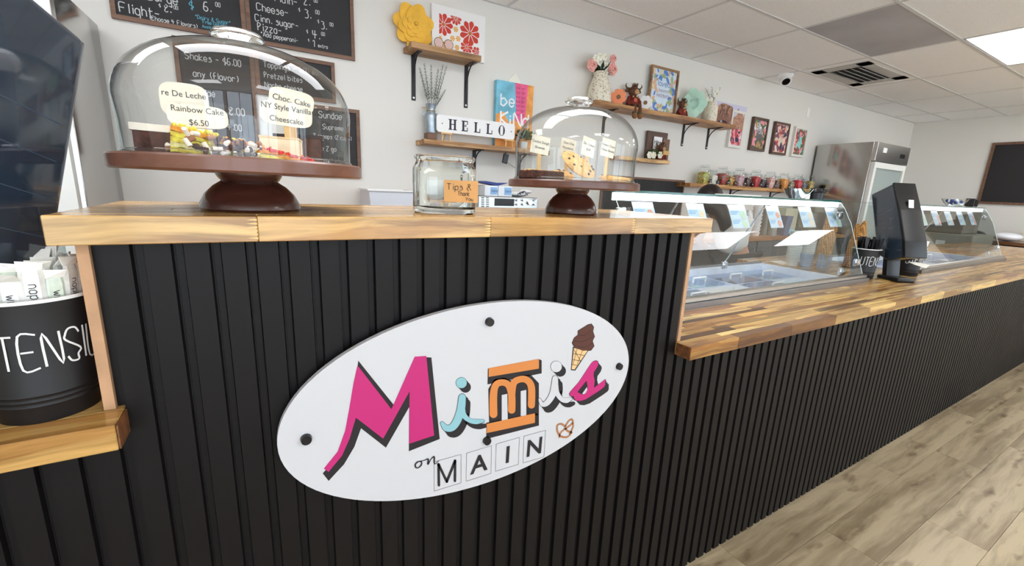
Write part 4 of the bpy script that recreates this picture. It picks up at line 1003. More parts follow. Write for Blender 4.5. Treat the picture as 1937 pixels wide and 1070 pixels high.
for x, z, r, mi in placed: flat_flower(q, x, z, r, 9 if r > .04 else 6, mi, clip)
q.build('flower_print', [FO, FR, FC], t, norm=False)
# retro sunglasses with chequered lenses
p = ys(838, 80, YB - .15)
t = thing('sunglasses', 'novelty sunglasses with two pale chequered round lenses on the top shelf', 'sunglasses', (p.x, YB - .16, z1s))
for sx in (-.037, .037):
    B().lathe([(0, -.002), (.031, -.002), (.031, .002), (0, .002)], (p.x + sx, YB - .165, z1s + .03), 24, Euler((PI / 2, 0, 0)).to_matrix()).build('lens', mat('chequer_lens', (226, 205, 200), .5), t)
    q = B()
    for i in range(-3, 4):
        for j in range(-3, 4):
            if (i + j) % 2 == 0 and i * i + j * j < 11: q.box((p.x + sx + i * .0075, YB - .1675, z1s + .03 + j * .0075), (.0055, .0006, .0055), rot=(0, PI / 4, 0))
    q.build('chequer', mat('chequer_red', (190, 110, 100), .6), t)
    q = B(); q.tube([(p.x + sx + .032 * math.cos(2 * PI * k / 20), YB - .1655, z1s + .032 + .032 * math.sin(2 * PI * k / 20)) for k in range(21)], .003, 6); q.build('frame', mat('olive_frame', (130, 96, 50), .4), t, smooth=60)
B().cyl((p.x - .008, YB - .165, z1s + .038), (p.x + .008, YB - .165, z1s + .038), .004).build('bridge', MATS['olive_frame'], t)
# ------------------------------------------------------------ shelf 2: milk can, hello sign, canvas, plant
GALV = mat('galvanised_tin', (164, 176, 186), .35, .75, var=.08, vscale=30); TWINE = mat('twine', (176, 150, 110), .9); LAV = mat('lavender_stem', (84, 100, 90), .8, var=.1)
B().box2((ys(808, 250).x, YB - .11, z2s), (ys(826, 250).x, YB - .03, z2s + .055), bev=.002).build('wood_block', FRAMEW, loc=(ys(815, 250).x, YB - .07, z2s), label='dark wooden block under the milk can on the hello shelf', cat='block')
p = ys(818, 245); mx_, my_ = p.x, YB - .07; zb = z2s + .0552
t = thing('milk_can', 'small galvanised milk can tied with twine holding lavender sprigs', 'milk can', (mx_, my_, zb))
hc = W(815, 197, 'y', my_).z - zb
B().lathe([(0, zb), (.042, zb), (.043, zb + .004), (.043, zb + hc * .55), (.04, zb + hc * .66), (.028, zb + hc * .76), (.028, zb + hc * .82), (.042, zb + hc), (.040, zb + hc), (.025, zb + hc * .8), (0, zb + hc * .78)], (mx_, my_, 0), 28).build('body', GALV, t, smooth=40)
q = B()
for s_ in (-1, 1): q.tube([(mx_ + s_ * .038, my_, zb + hc * .5), (mx_ + s_ * .058, my_, zb + hc * .6), (mx_ + s_ * .05, my_, zb + hc * .7), (mx_ + s_ * .036, my_, zb + hc * .7)], .004, 6)
q.build('handle', GALV, t, smooth=50)
q = B(); q.tube([(mx_ + .031 * math.cos(2 * PI * k / 16), my_ + .031 * math.sin(2 * PI * k / 16), zb + hc * .77) for k in range(17)], .003, 6); q.tube([(mx_ - .02, my_ - .028, zb + hc * .77), (mx_ - .05, my_ - .035, zb + hc * .85), (mx_ - .08, my_ - .03, zb + hc * .82)], .0025, 5); q.build('twine', TWINE, t)
def sprig(par, base, tip, n, r, m, nm='sprig', leaf=.014):
    q = B(); base, tip = Vector(base), Vector(tip); q.tube([base, base.lerp(tip, .5) + Vector((.004, 0, 0)), tip], [.0018, .0015, .001], 5)
    for i in range(n):
        k = .25 + .75 * i / n; c_ = base.lerp(tip, k); a = i * 2.4; d = Vector((math.cos(a) * .8, math.sin(a) * .8, .9)).normalized()
        l_ = leaf * (1.15 - k * .5); s_ = d.orthogonal().normalized() * l_ * .22
        q.quad(c_, c_ + d * l_ * .5 + s_, c_ + d * l_, c_ + d * l_ * .5 - s_)
    return q.build(nm, m, par, norm=False)
for u, v in ((793, 128), (802, 120), (815, 122), (838, 122), (845, 124), (843, 170), (829, 130)):
    tp = W(u, v, 'y', my_ + random.uniform(-.02, .02)); sprig(t, (mx_ + (tp.x - mx_) * .15, my_, zb + hc * .8), tp, 46, 0, LAV, leaf=.022)
# HELLO sign on two easels
ysg = YB - .13
a = W(826, 216, 'y', ysg); c = W(973, 268, 'y', ysg); x0, x1 = a.x, c.x; zz1 = W(830, 216, 'y', ysg).z; zz0 = W(830, 249, 'y', ysg).z
t = thing('hello_sign', 'white rounded sign reading HELLO in dark serif letters', 'sign', ((x0 + x1) / 2, ysg, zz0))
def round_rect(x0, x1, z0, z1, r, y, n=5):
    o = []
    for cx_, cz_, a0 in ((x1 - r, z1 - r, 0), (x0 + r, z1 - r, PI / 2), (x0 + r, z0 + r, PI), (x1 - r, z0 + r, 1.5 * PI)):
        for k in range(n + 1): o.append((cx_ + r * math.cos(a0 + PI / 2 * k / n), y, cz_ + r * math.sin(a0 + PI / 2 * k / n)))
    return o
q = B(); q.prism(round_rect(x0, x1, zz0, zz1, .022, ysg), (0, .012, 0)); q.build('board', WHITE, t, smooth=30)
NAVY = mat('navy_print', (52, 54, 66), .6)
H_ = (zz1 - zz0) * .62; zc_ = zz0 + (zz1 - zz0) * .19; xL = x0 + (x1 - x0) * .15; st_ = (x1 - x0) * .157
q = B(); yl = ysg - .0008
def rb(x, z, w_, h_): q.box((x + w_ / 2, yl, z + h_ / 2), (w_, .0006, h_))
def stem(x, w_=.016): rb(x, zc_, w_, H_); rb(x - .007, zc_, w_ + .014, .006); rb(x - .007, zc_ + H_ - .006, w_ + .014, .006)
X = xL; stem(X); stem(X + .036); rb(X, zc_ + H_ * .48, .04, .006)
X += st_; stem(X); rb(X, zc_, .044, .007); rb(X + .038, zc_, .006, .028); rb(X, zc_ + H_ - .007, .042, .007); rb(X + .038, zc_ + H_ - .026, .006, .026); rb(X, zc_ + H_ * .48, .032, .006); rb(X + .028, zc_ + H_ * .42, .004, .02)
for _ in range(2):
    X += st_; stem(X); rb(X, zc_, .046, .007); rb(X + .040, zc_, .006, .030)
X += st_; n = 28; cxx, czz = X + .026, zc_ + H_ / 2
for i in range(n):
    a0, a1 = 2 * PI * i / n, 2 * PI * (i + 1) / n
    f = lambda a, o: (cxx + (.029 if o else .029 - .004 - .012 * abs(math.cos(a))) * math.cos(a), yl, czz + (H_ * .53 if o else H_ * .53 - .004) * math.sin(a))
    q.quad(f(a0, 1), f(a1, 1), f(a1, 0), f(a0, 0))
for xx in (x0 + (x1 - x0) * .065, x1 - (x1 - x0) * .05): q.prism([(xx + .0045 * math.cos(2 * PI * k / 10), yl, (zz0 + zz1) / 2 + .0045 * math.sin(2 * PI * k / 10)) for k in range(10)], (0, .0003, 0))
q.build('lettering', NAVY, t, norm=False)
EASW = mat('pale_easel_wood', (226, 186, 134), .6)
for xx, lab in ((x0 + .075, 'small pale wooden easel under the left end of the hello sign'), (x1 - .05, 'small pale wooden easel under the right end of the hello sign')):
    e = thing('mini_easel', lab, 'easel', (xx, ysg, z2s))
    q = B(); q.box2((xx - .042, ysg - .012, zz0 - .012), (xx + .042, ysg + .014, zz0 - .0005)); q.build('ledge', EASW, e)
    for s_ in (-1, 1): B().cyl((xx + s_ * .034, ysg - .006, z2s), (xx + s_ * .028, ysg, zz0 - .012), .005, .005, 8).build('leg', EASW, e)
    B().cyl((xx, ysg + .05, z2s + .001), (xx, ysg + .016, zz0 - .004), .004, .004, 8).build('leg', EASW, e)
# be kind canvas
yk = YB - .05
a = W(940, 150, 'y', yk); c = W(1010, 160, 'y', yk); x0, x1 = a.x, c.x; z1 = a.z; z0 = z2s
t = thing('be_kind_canvas', 'colourful painted canvas reading be kind in white letters', 'picture', ((x0 + x1) / 2, yk, z0))
B().box2((x0, yk, z0), (x1, YB - .01, z1), bev=.002).build('canvas', mat('canvas_blue', (120, 186, 208), .8, var=.12, vscale=9), t)
wd_, hd_ = x1 - x0, z1 - z0
def patch(pts, m, nm, e): q = B(); q.prism([(x0 + a * wd_, yk - e, z0 + b_ * hd_) for a, b_ in pts], (0, e * .5, 0)); q.build(nm, m, t)
patch([(.5, .42), (.54, .6), (.48, 1), (.84, 1), (.80, .5), (.86, .35)], mat('pink_paint', (236, 104, 148), .8, var=.08, vscale=12), 'paint_patch', .0006)
patch([(.84, 1), (1, 1), (1, .3), (.86, .35), (.80, .5)], mat('orange_paint', (238, 160, 88), .8, var=.12, vscale=14), 'paint_patch', .0007)
patch([(0, 0), (0, .5), (.2, .55), (.35, .4), (.5, .45), (.86, .35), (1, .35), (1, 0)], MATS['orange_paint'], 'paint_patch', .0008)
q = B()
for i in range(7): write(q, 'love light', lambda X, Y: (x0 + wd_ * .52 + X * .8, yk - .0012, z0 + hd_ * (.52 + i * .066) + Y), .018, .0016)
q.build('script', mat('violet_ink', (120, 40, 90), .8), t, norm=False)
q = B(); write(q, 'be', lambda X, Y: (x0 + wd_ * .12 + X, yk - .0015, z0 + hd_ * .64 + Y), .085, .011, wob=.02); 
sz = .12; write(q, 'K', lambda X, Y: (x0 + wd_ * .13 + X, yk - .0015, z0 + hd_ * .36 + Y), .10, .014, wob=.02); write(q, 'i', lambda X, Y: (x0 + wd_ * .35 + X, yk - .0015, z0 + hd_ * .36 + Y), .075, .013, wob=.02); write(q, 'N', lambda X, Y: (x0 + wd_ * .49 + X, yk - .0015, z0 + hd_ * .36 + Y), .10, .014, wob=.02); write(q, 'd', lambda X, Y: (x0 + wd_ * .74 + X, yk - .0015, z0 + hd_ * .36 + Y), .10, .014, wob=.02)
q.build('lettering', WHITE, t, norm=False)
# triangular ivory peak behind the canvas
p = W(975, 150, 'y', YB - .02)
q = B(); q.prism([(p.x - .09, YB - .009, z1 - .05), (p.x + .09, YB - .009, z1 - .05), (p.x + .05, YB - .009, z1 + .03), (p.x + .005, YB - .009, z1 + .085), (p.x - .05, YB - .009, z1 + .03)], (0, .007, 0)); q.build('ivory_plaque', mat('ivory', (238, 234, 222), .7), loc=(p.x, YB - .009, z1 - .05), label='plain ivory plaque peeking over the be kind canvas', cat='plaque')
# plant in a pale pot
def leafy(name, label, c, zb, rp, hp, n, R_, m_leaf, m_pot, grp=None, flower=None):
    t = thing(name, label, 'plant', (c[0], c[1], zb))
    B().lathe([(0, zb), (rp * .8, zb), (rp, zb + hp), (rp * .88, zb + hp), (rp * .8, zb + hp * .85), (0, zb + hp * .85)], (c[0], c[1], 0), 20).build('pot', m_pot, t, smooth=40)
    q = B(); rr = random.Random(n)
    for i in range(n):
        a = rr.random() * 6.28; e = rr.uniform(.2, 1.2); d = Vector((math.cos(a) * math.cos(e), math.sin(a) * math.cos(e), math.sin(e))); o = Vector((c[0], c[1], zb + hp * .9)) + d * R_ * rr.uniform(.3, .8)
        s_ = d.cross(Vector((0, 0, 1))).normalized() * R_ * .16; l_ = R_ * .42
        q.quad(o, o + d * l_ * .5 + s_, o + d * l_, o + d * l_ * .5 - s_)
    q.build('foliage', m_leaf, t, norm=False, kind='stuff')
    return t
GRN = mat('leaf_green', (66, 98, 52), .6, var=.25, vscale=40)
p = ys(987, 262, YB - .1); leafy('potted_plant', 'small green plant in a pale pot beside the hello sign', (p.x + .02, YB - .1), z2s, .035, .06, 70, .11, GRN, mat('pale_pot', (222, 228, 228), .6))
# black battery pack hanging under the shelf with its cable
p = W(956, 300, 'y', YB - .12); t = thing('battery_pack', 'small black battery pack hanging under the hello shelf', 'battery pack', (p.x, p.y, z2s - .036))
B().box((p.x, p.y, p.z), (.045, .02, .075), rot=(0, .2, 0), bev=.003).build('case', BLACK, t)
q = B(); q.cyl((p.x, p.y, p.z + .038), (p.x, p.y, z2s - .0345), .004, .004, 6); q.tube([p + Vector((.01, 0, -.02)), W(966, 312, 'y', YB - .06), W(976, 318, 'y', YB - .012)], .002, 5); q.build('cable', BLACK, t)
# ------------------------------------------------------------ long shelf
def LP(u, v, d=.1): return W(u, v, 'y', YB - d)
def flower_disc(name, label, cu, cv, d, r, n, m, mc, zb, thick=.02):
    p = LP(cu, cv, d); c = Vector((p.x, p.y, zb + r))
    t = thing(name, label, 'flower', (p.x, p.y, zb)); P = []
    for k in range(n * 8):
        a = 2 * PI * k / (n * 8) + PI / n - PI / 2; rr = r * (.80 + .20 * abs(math.sin(n * (a + PI / 2) / 2 + 0)) ** .6)
        P.append((c.x + rr * math.cos(a), c.y, c.z + rr * math.sin(a)))
    q = B(); q.prism(P, (0, thick, 0)); q.build('petals', m, t, smooth=30)
    B().lathe([(0, -.006), (r * .26, -.006), (r * .28, .002), (0, .002)], c, 20, Euler((-PI / 2, 0, 0)).to_matrix()).build('centre', mc, t, smooth=40)
    return t
WSPK = mat('spackled_glaze', (236, 228, 208), .4); SPK = mat('brown_speckle', (104, 72, 50), .6)
def vase(label, u, ub, vt, vb, prof, zb, d=.1, spk=150, leaf=None):
    cx_ = LP(u, vb, d).x; cy_ = YB - d; r = (LP(ub, vb, d).x - cx_); h = LP(u, vt, d).z - zb
    t = thing('vase', label, 'vase', (cx_, cy_, zb))
    pr = [(a * r, zb + b_ * h) for a, b_ in prof]
    B().lathe([(0, zb)] + pr + [(pr[-1][0] * .85, pr[-1][1]), (pr[-1][0] * .8, zb + h * .5), (0, zb + h * .4)], (cx_, cy_, 0), 28).build('body', WSPK, t, smooth=50)
    q = B(); rr = random.Random(5)
    for i in range(spk):
        a = rr.uniform(-PI, 0); k = rr.random(); zz = zb + h * k
        for (r0, z0), (r1, z1) in zip(pr, pr[1:]):
            if z0 <= zz <= z1 and z1 > z0: R_ = r0 + (r1 - r0) * (zz - z0) / (z1 - z0); break
        else: continue
        o = Vector((cx_ + (R_ + .001) * math.cos(a), cy_ + (R_ + .001) * math.sin(a), zz)); tn = Vector((-math.sin(a), math.cos(a), 0)); s_ = rr.uniform(.003, .007); b_ = rr.random() * 3
        d1 = tn * math.cos(b_) + Vector((0, 0, 1)) * math.sin(b_); d2 = tn * -math.sin(b_) + Vector((0, 0, 1)) * math.cos(b_)
        q.quad(o + d1 * s_, o + d2 * s_ * .45, o - d1 * s_, o - d2 * s_ * .45)
    q.build('speckles', SPK, t, norm=False, kind='stuff')
    return t, cx_, cy_, zb + h
t, vx, vy, vz = vase('tall speckled cream vase of pink roses and white blooms', 1133, 1151, 136, 184, [(.95, 0), (1, .05), (.85, .5), (.55, .85), (.6, 1)], zls, .1, 260)
ROSE = mat('rose_pink', (240, 170, 160), .7, var=.1, vscale=60); WBL = mat('white_bloom', (246, 244, 226), .7); DGR = mat('dark_leaf', (48, 66, 52), .6)
def rose(c, r, label, m):
    t = thing('rose', label, 'rose', c, group=None); c = Vector(c)
    for ring, (n, rr, w_, yo) in enumerate(((5, r, r * .62, 0), (5, r * .72, r * .5, -.012), (4, r * .45, r * .34, -.022))):
        for i in range(n): q = B(); petal_bm(q, c, 2 * PI * i / n + ring * .6, 0, rr, w_, yo, r * .18); q.build('petal', m, t, smooth=60)
    B().ball(c + Vector((0, -.028, 0)), r * .2, 8).build('bud', mat('rose_dark', (214, 110, 108), .7), t, smooth=2)
    B().tube([c + Vector((0, .005, 0)), (vx, vy, vz - .02)], .003, 6).build('stem', DGR, t)
for (u, v), r, lab in (((1120, 123), .055, 'pink rose leaning left in the tall vase'), ((1159, 131), .055, 'large pink rose drooping right in the tall vase'), ((1160, 111), .038, 'small pink rose at the upper right of the tall vase')):
    rose(LP(u, v, .12), r, lab, ROSE)
for i, (u, v) in enumerate(((1127, 110), (1135, 107), (1144, 108), (1146, 124), (1134, 118))):
    c = LP(u, v, .13); q = B()
    for k in range(6): petal_bm(q, c, k * PI / 3, 0, .032, .014, -.002 * (k % 2), .006)
    tt = thing('white_flower', 'white bloom among the roses in the tall vase', 'flower', c, group='white blooms in the tall vase'); q.build('petals', WBL, tt, smooth=60); B().tube([c + Vector((0, .005, 0)), (vx, vy, vz - .02)], .0025, 6).build('stem', DGR, tt)
q = B()
for i in range(26):
    a = random.random() * 6.28; o = Vector((vx, vy, vz)); d = Vector((math.cos(a), math.sin(a) * .6, random.uniform(-.2, .8))).normalized(); s_ = d.cross(Vector((0, 0, 1))).normalized() * .016
    o += d * .02; q.quad(o, o + d * .04 + s_, o + d * .085, o + d * .04 - s_)
q.build('leaf_cluster', DGR, bpy.data.objects['vase'], norm=False, kind='stuff')
CORAL = mat('coral_wood', (244, 150, 106), .6); GOLDC = mat('brown_centre', (132, 100, 62), .6)
flower_disc('wooden_flower', 'coral pink wooden flower in front of the stuffed cow', 1171, 172, .125, .072, 8, CORAL, GOLDC, zls).rotation_euler.z = -.75
flower_disc('wooden_flower', 'white wooden flower beside the framed loved print', 1222, 183, .125, .067, 8, WHITE, GOLDC, zls).rotation_euler.z = -.75
# stuffed highland cow sitting with legs over the edge
FUR = mat('brown_plush', (100, 66, 50), .95, var=.15, vscale=60, bump=.5, bscale=120); RUST = mat('rust_overalls', (120, 46, 34), .9); TANP = mat('tan_plush', (196, 160, 120), .9); BOOT = mat('olive_boot', (90, 78, 54), .9)
def plush(label, u, d, zb, s, sit=True, name='stuffed_cow'):
    cx_ = LP(u, 170, d).x; cy_ = YB - d; t = thing(name, label, 'stuffed toy', (cx_, cy_, zb)); V_ = lambda x, y, z: Vector((cx_ + x * s, cy_ + y * s, zb + z * s))
    B().lathe([(0, 0), (.05 * s, .004), (.062 * s, .03 * s), (.055 * s, .07 * s), (.03 * s, .115 * s), (0, .12 * s)], V_(0, 0, 0), 20).build('body', RUST, t, smooth=2)
    B().ball(V_(0, -.01, .152), .048 * s, 18, (1.05, .95, .95)).build('head', FUR, t, smooth=2)
    B().ball(V_(.012, -.05, .140), .026 * s, 14, (1, .6, .95)).build('muzzle', TANP, t, smooth=2)
    for sg in (-1, 1):
        B().tube([V_(.04 * sg, 0, .175), V_(.07 * sg, 0, .178), V_(.085 * sg, -.005, .20), V_(.078 * sg, -.005, .22)], [.010 * s, .009 * s, .006 * s, .002 * s], 8).build('horn', BOOT, t, smooth=2)
        B().ball(V_(.062 * sg, 0, .155), .02 * s, 10, (1.2, .5, .8)).build('ear', FUR, t, smooth=2)
        B().ball(V_(.012 + .012 * sg, -.0665, .146), .004 * s, 6).build('nostril', BLACK, t, smooth=2)
        B().ball(V_(.025 * sg, -.053, .168), .0055 * s, 8).build('eye', BLACK, t, smooth=2)
        B().tube([V_(.04 * sg, -.01, .1), V_(.062 * sg, -.03, .06), V_(.055 * sg, -.05, .02)], [.017 * s, .016 * s, .014 * s], 10).build('arm', RUST, t, smooth=2)
        B().ball(V_(.026 * sg, -.056, .098), .009 * s, 8).build('button', TANP, t, smooth=2)
        if sit:
            B().tube([V_(.022 * sg, -.03, .018), V_(.026 * sg, -.10, .016), V_(.028 * sg, -.108, -.02), V_(.028 * sg, -.108, -.055)], [.018 * s, .017 * s, .016 * s, .016 * s], 10).build('leg', FUR, t, smooth=2)
            B().lathe([(0, -.01), (.02 * s, -.01), (.022 * s, .0), (.02 * s, .012), (0, .012)], V_(.028 * sg, -.108, -.055), 14).build('sock', BOOT, t, smooth=40)
            B().ball(V_(.028 * sg, -.118, -.08), .026 * s, 12, (.95, 1.1, 1)).build('foot', TANP if 0 else mat('brown_foot', (138, 96, 62), .9), t, smooth=2)
    q = B(); q.box(V_(0, -.058, .07), (.034 * s, .004, .032 * s), bev=.001); q.build('pocket', mat('coral_pocket', (190, 100, 74), .9), t)
    q = B(); rr = random.Random(2)
    for i in range(40):
        a = rr.random() * 6.28; o = V_(.03 * math.cos(a) * rr.random(), -.02 + .02 * math.sin(a), .19); d = Vector((rr.uniform(-.6, .6), rr.uniform(-.6, .2), 1)).normalized() * .035 * s; q.cyl(o, o + d, .003 * s, .0005, 4)
    q.build('hair_tuft', FUR, t, kind='stuff')
    return t
plush('brown stuffed highland cow in rust overalls sitting with its legs over the shelf edge', 1198, .085, zls, 1.0).rotation_euler.z = -.25
# framed loved print
yf = YB - .045
a = LP(1233, 122, .045); c = LP(1285, 130, .045)
t = thing('framed_print', 'wood framed floral print reading loved, standing on the long shelf', 'picture', ((a.x + c.x) / 2, yf, zls)); x0, x1, z0, z1 = a.x, c.x, zls, a.z
B().box2((x0 + .01, yf + .004, z0 + .01), (x1 - .01, yf + .012, z1 - .01)).build('print', mat('pale_blue_print', (214, 228, 242), .6, var=.03), t)
q = B()
for p0, p1 in (((x0, z0), (x1, z0 + .018)), ((x0, z1 - .018), (x1, z1)), ((x0, z0 + .018), (x0 + .018, z1 - .018)), ((x1 - .018, z0 + .018), (x1, z1 - .018))): q.box2((p0[0], yf - .012, p0[1]), (p1[0], yf + .012, p1[1]))
q.build('frame', SHELFW, t)
LCOL = [mat('petal_blue', (96, 136, 206), .7), mat('petal_peach', (222, 178, 150), .7), mat('petal_sage', (160, 180, 140), .7), mat('petal_cream', (226, 214, 180), .7)]
def blot_border(t, x0, x1, z0, z1, y, mats, n, rmin, rmax, seed, keep=.55, nm='painted_petals'):
    q = B(); rr = random.Random(seed); cx_, cz_ = (x0 + x1) / 2, (z0 + z1) / 2
    for i in range(n):
        x = rr.uniform(x0, x1); z = rr.uniform(z0, z1)
        if abs(x - cx_) / (x1 - x0) * 2 < keep and abs(z - cz_) / (z1 - z0) * 2 < keep: continue
        q.mi = i % len(mats); r = rr.uniform(rmin, rmax); a = rr.random() * 3; e = .45; y_ = y - i * 4e-6
        q.quad(*[(min(max(x + r * math.cos(k * PI / 4) * math.cos(a) - r * e * math.sin(k * PI / 4) * math.sin(a), x0), x1), y_, min(max(z + r * math.cos(k * PI / 4) * math.sin(a) + r * e * math.sin(k * PI / 4) * math.cos(a), z0), z1)) for k in range(8)])
    return q.build(nm, mats, t, norm=False)
blot_border(t, x0 + .02, x1 - .02, z0 + .02, z1 - .02, yf + .0034, LCOL, 110, .02, .045, 8)
q = B(); xm_, zm_ = (x0 + x1) / 2, (z0 + z1) / 2; yy = yf + .0025
write(q, 'loved', lambda X, Y: (xm_ - .085 + X, yy, zm_ + .05 + Y), .05, .005, nar=1.1); q.build('lettering', mat('blue_ink', (60, 110, 180), .7), t, norm=False)
q = B(); write(q, 'beyond', lambda X, Y: (xm_ - .055 + X, yy, zm_ + .0 + Y), .03, .003); write(q, 'measure', lambda X, Y: (xm_ - .085 + X, yy, zm_ - .05 + Y), .036, .004); q.build('lettering', mat('mauve_ink', (150, 130, 150), .7), t, norm=False)
# second small cow figure behind the mint flower
plush('small dark cow figure half hidden between the loved print and the mint flower', 1293, .09, zls, .82, sit=False, name='cow_figure')
# mint scalloped fabric flower
p = LP(1312, 180, .1); MINT = mat('mint_felt', (188, 222, 204), .8, var=.03); c = Vector((p.x, YB - .115, zls + .15))
t = thing('mint_flower', 'large pale mint scalloped flower leaning on the wall', 'flower', (p.x, YB - .115, zls))
for i, (a, r, w_) in enumerate(((1.75, .155, .075), (.9, .14, .07), (2.6, .12, .07), (.05, .14, .08), (5.6, .125, .08), (4.7, .148, .085), (3.7, .11, .075))):
    q = B(); petal_bm(q, c, a, 0, r, w_, -.003 * (i % 3), .012); q.build('petal', MINT, t, smooth=50)
    q = B()
    for k in range(-2, 3):
        d = Vector((math.cos(a + k * .16), 0, math.sin(a + k * .16))); q.tube([c + d * .03 + Vector((0, -.012, 0)), c + d * r * .6 + Vector((0, -.010, 0)), c + d * r * .9 + Vector((0, -.004, 0))], .0018, 4)
    q.build('petal_rib', MINT, t)
bpy.data.objects['mint_flower'].rotation_euler.z = -.55
# white floral vase of greenery
t, vx, vy, vz = vase('white patterned vase of greenery and small white flowers', 1343, 1351, 192, 221, [(.85, 0), (.95, .05), (1, .4), (.95, .75), (.7, .9), (.75, 1)], zls, .1, 90)
for u, v in ((1335, 168), (1347, 165), (1363, 166), (1355, 178)):
    sprig(t, (vx, vy, vz - .01), LP(u, v, .12), 20, 0, GRN, leaf=.03)
q = B()
for u, v in ((1338, 188), (1346, 188), (1353, 180), (1357, 172)):
    c = LP(u, v, .14)
    for k in range(5): petal_bm(q, c, k * 1.256, 0, .024, .012, 0, .004)
q.build('small_blooms', WBL, t, kind='stuff')
# cow canvas leaning at the shelf end, unframed
yc = YB - .03
a = LP(1352, 189, .03); c = LP(1414, 200, .03); x0, x1, z1 = a.x, c.x, LP(1355, 190, .03).z; z0 = zls
t = thing('cow_canvas', 'lilac canvas of two shaggy brown highland cows at the end of the long shelf', 'picture', ((x0 + x1) / 2, yc, z0))
B().box2((x0, yc, z0), (x1, YB - .004, z1)).build('canvas', mat('lilac_sky', (206, 204, 226), .8), t)
CB = [mat('cow_brown', (138, 100, 86), .8, var=.2, vscale=40), mat('cow_tan', (176, 134, 112), .8, var=.2, vscale=40), mat('cow_dark', (70, 48, 50), .8)]
wd_, hd_ = x1 - x0, z1 - z0; q = B(); rr = random.Random(3)
def blob(cx_, cz_, rx, rz, mi, e, n=18, jag=.12):
    q.mi = mi; q.quad(*[(min(max(x0 + cx_ * wd_ + rx * wd_ * (1 + rr.uniform(-jag, jag)) * math.cos(2 * PI * k / n), x0), x1), yc - e, max(z0, z0 + cz_ * hd_ + rz * hd_ * (1 + rr.uniform(-jag, jag)) * math.sin(2 * PI * k / n))) for k in range(n)])
blob(.33, .42, .26, .50, 0, .0006); blob(.36, .75, .22, .20, 1, .0008, jag=.2); blob(.80, .22, .26, .42, 1, .0007, jag=.2); blob(.32, .14, .15, .13, 2, .0011, jag=.05)
for k in range(60):
    a = rr.uniform(-2.4, -.7); X = .36 + rr.uniform(-.2, .2); Z = .9 + rr.uniform(-.25, .02); L_ = .25
    o = Vector((x0 + X * wd_, yc - .0012 - k * 3e-6, z0 + Z * hd_)); d = Vector((math.cos(a) * .05, 0, math.sin(a) * .09)); s_ = Vector((.005, 0, 0)); q.mi = rr.choice((0, 1, 1, 2)); q.quad(o - s_, o + s_, o + d)
q.mi = 2
for s_, o in ((1, .56), (-1, .10)):
    P = [(o, .72), (o + .12 * s_, .74), (o + .2 * s_, .9), (o + .17 * s_, .76), (o + .08 * s_, .66)]; q.quad(*[(min(max(x0 + a * wd_, x0), x1), yc - .001, z0 + b_ * hd_) for a, b_ in P])
q.build('cow_painting', CB, t, norm=False)
q = B(); write(q, 'OO', lambda X, Y: (x0 + .24 * wd_ + X * .7, yc - .0018, z0 + .13 * hd_ + Y), .025, .005); q.build('nostril_marks', WHITE, t, norm=False)
# ------------------------------------------------------------ narrow pictures on the wall
DBW = wood('dark_picture_frame', [(84, 58, 46), (96, 68, 54)], 1, .5, 0, 0, contrast=.4); WHF = mat('whitewash_frame', (226, 222, 214), .6)
def narrow(label, tl, br, inner, fr, border, bmats, seed, text, ink):
    t, e = framed('wall_picture', label, 'picture', tl[0], tl[1], br[0], br[1], inner, fr, .026, .035)
    x0, x1, z0, z1, y = e; y = YB - .0275
    if border: blot_border(t, x0 + .03, x1 - .03, z0 + .03, z1 - .03, y - .0006, bmats, 120, .02, .05, seed, border)
    q = B(); 
    for i, s in enumerate(text): write(q, s, lambda X, Y: (x0 + (x1 - x0) * .27 + X, y - .002, z0 + (z1 - z0) * (.66 - .13 * i) + Y), (x1 - x0) * .19, .006)
    q.build('lettering', ink, t, norm=False); return t
RED = mat('print_red', (196, 70, 70), .7); NV = mat('print_navy', (50, 56, 84), .7); TEAL = mat('print_teal', (150, 214, 206), .6); GR2 = mat('print_green', (90, 110, 80), .7); PNK = mat('print_pink', (236, 150, 160), .7)
GL_ = mat('charcoal_print', (62, 64, 60), .25, coat=.6)
narrow('white framed red and navy doodle picture just past the end of the long shelf', (1387, 207), (1402, 281), mat('print_white', (232, 230, 238), .35, coat=.5), WHF, .02, [PNK, RED, NV, PNK], 3, ['Love'], NV)
narrow('dark framed picture with a charcoal centre, second in the row of four', (1428, 220), (1446, 287), GL_, DBW, .6, [GR2, mat('print_gold', (170, 140, 90), .7), PNK, GL_], 4, ['Be', 'You'], WHITE)
narrow('dark framed pink blush leafy picture, third in the row of four', (1469, 229), (1486, 294), mat('print_blush', (226, 200, 182), .5), DBW, .45, [NV, RED, mat('print_plum', (120, 90, 110), .7), mat('print_blush2', (240, 214, 190), .7)], 5, ['you', 'are'], RED)
narrow('white framed teal picture with red flowers, last of the row near the fridge', (1507, 238), (1520, 298), TEAL, WHF, .5, [RED, PNK, GR2, mat('print_brown', (130, 80, 60), .7)], 6, ['It', 'is'], NV)
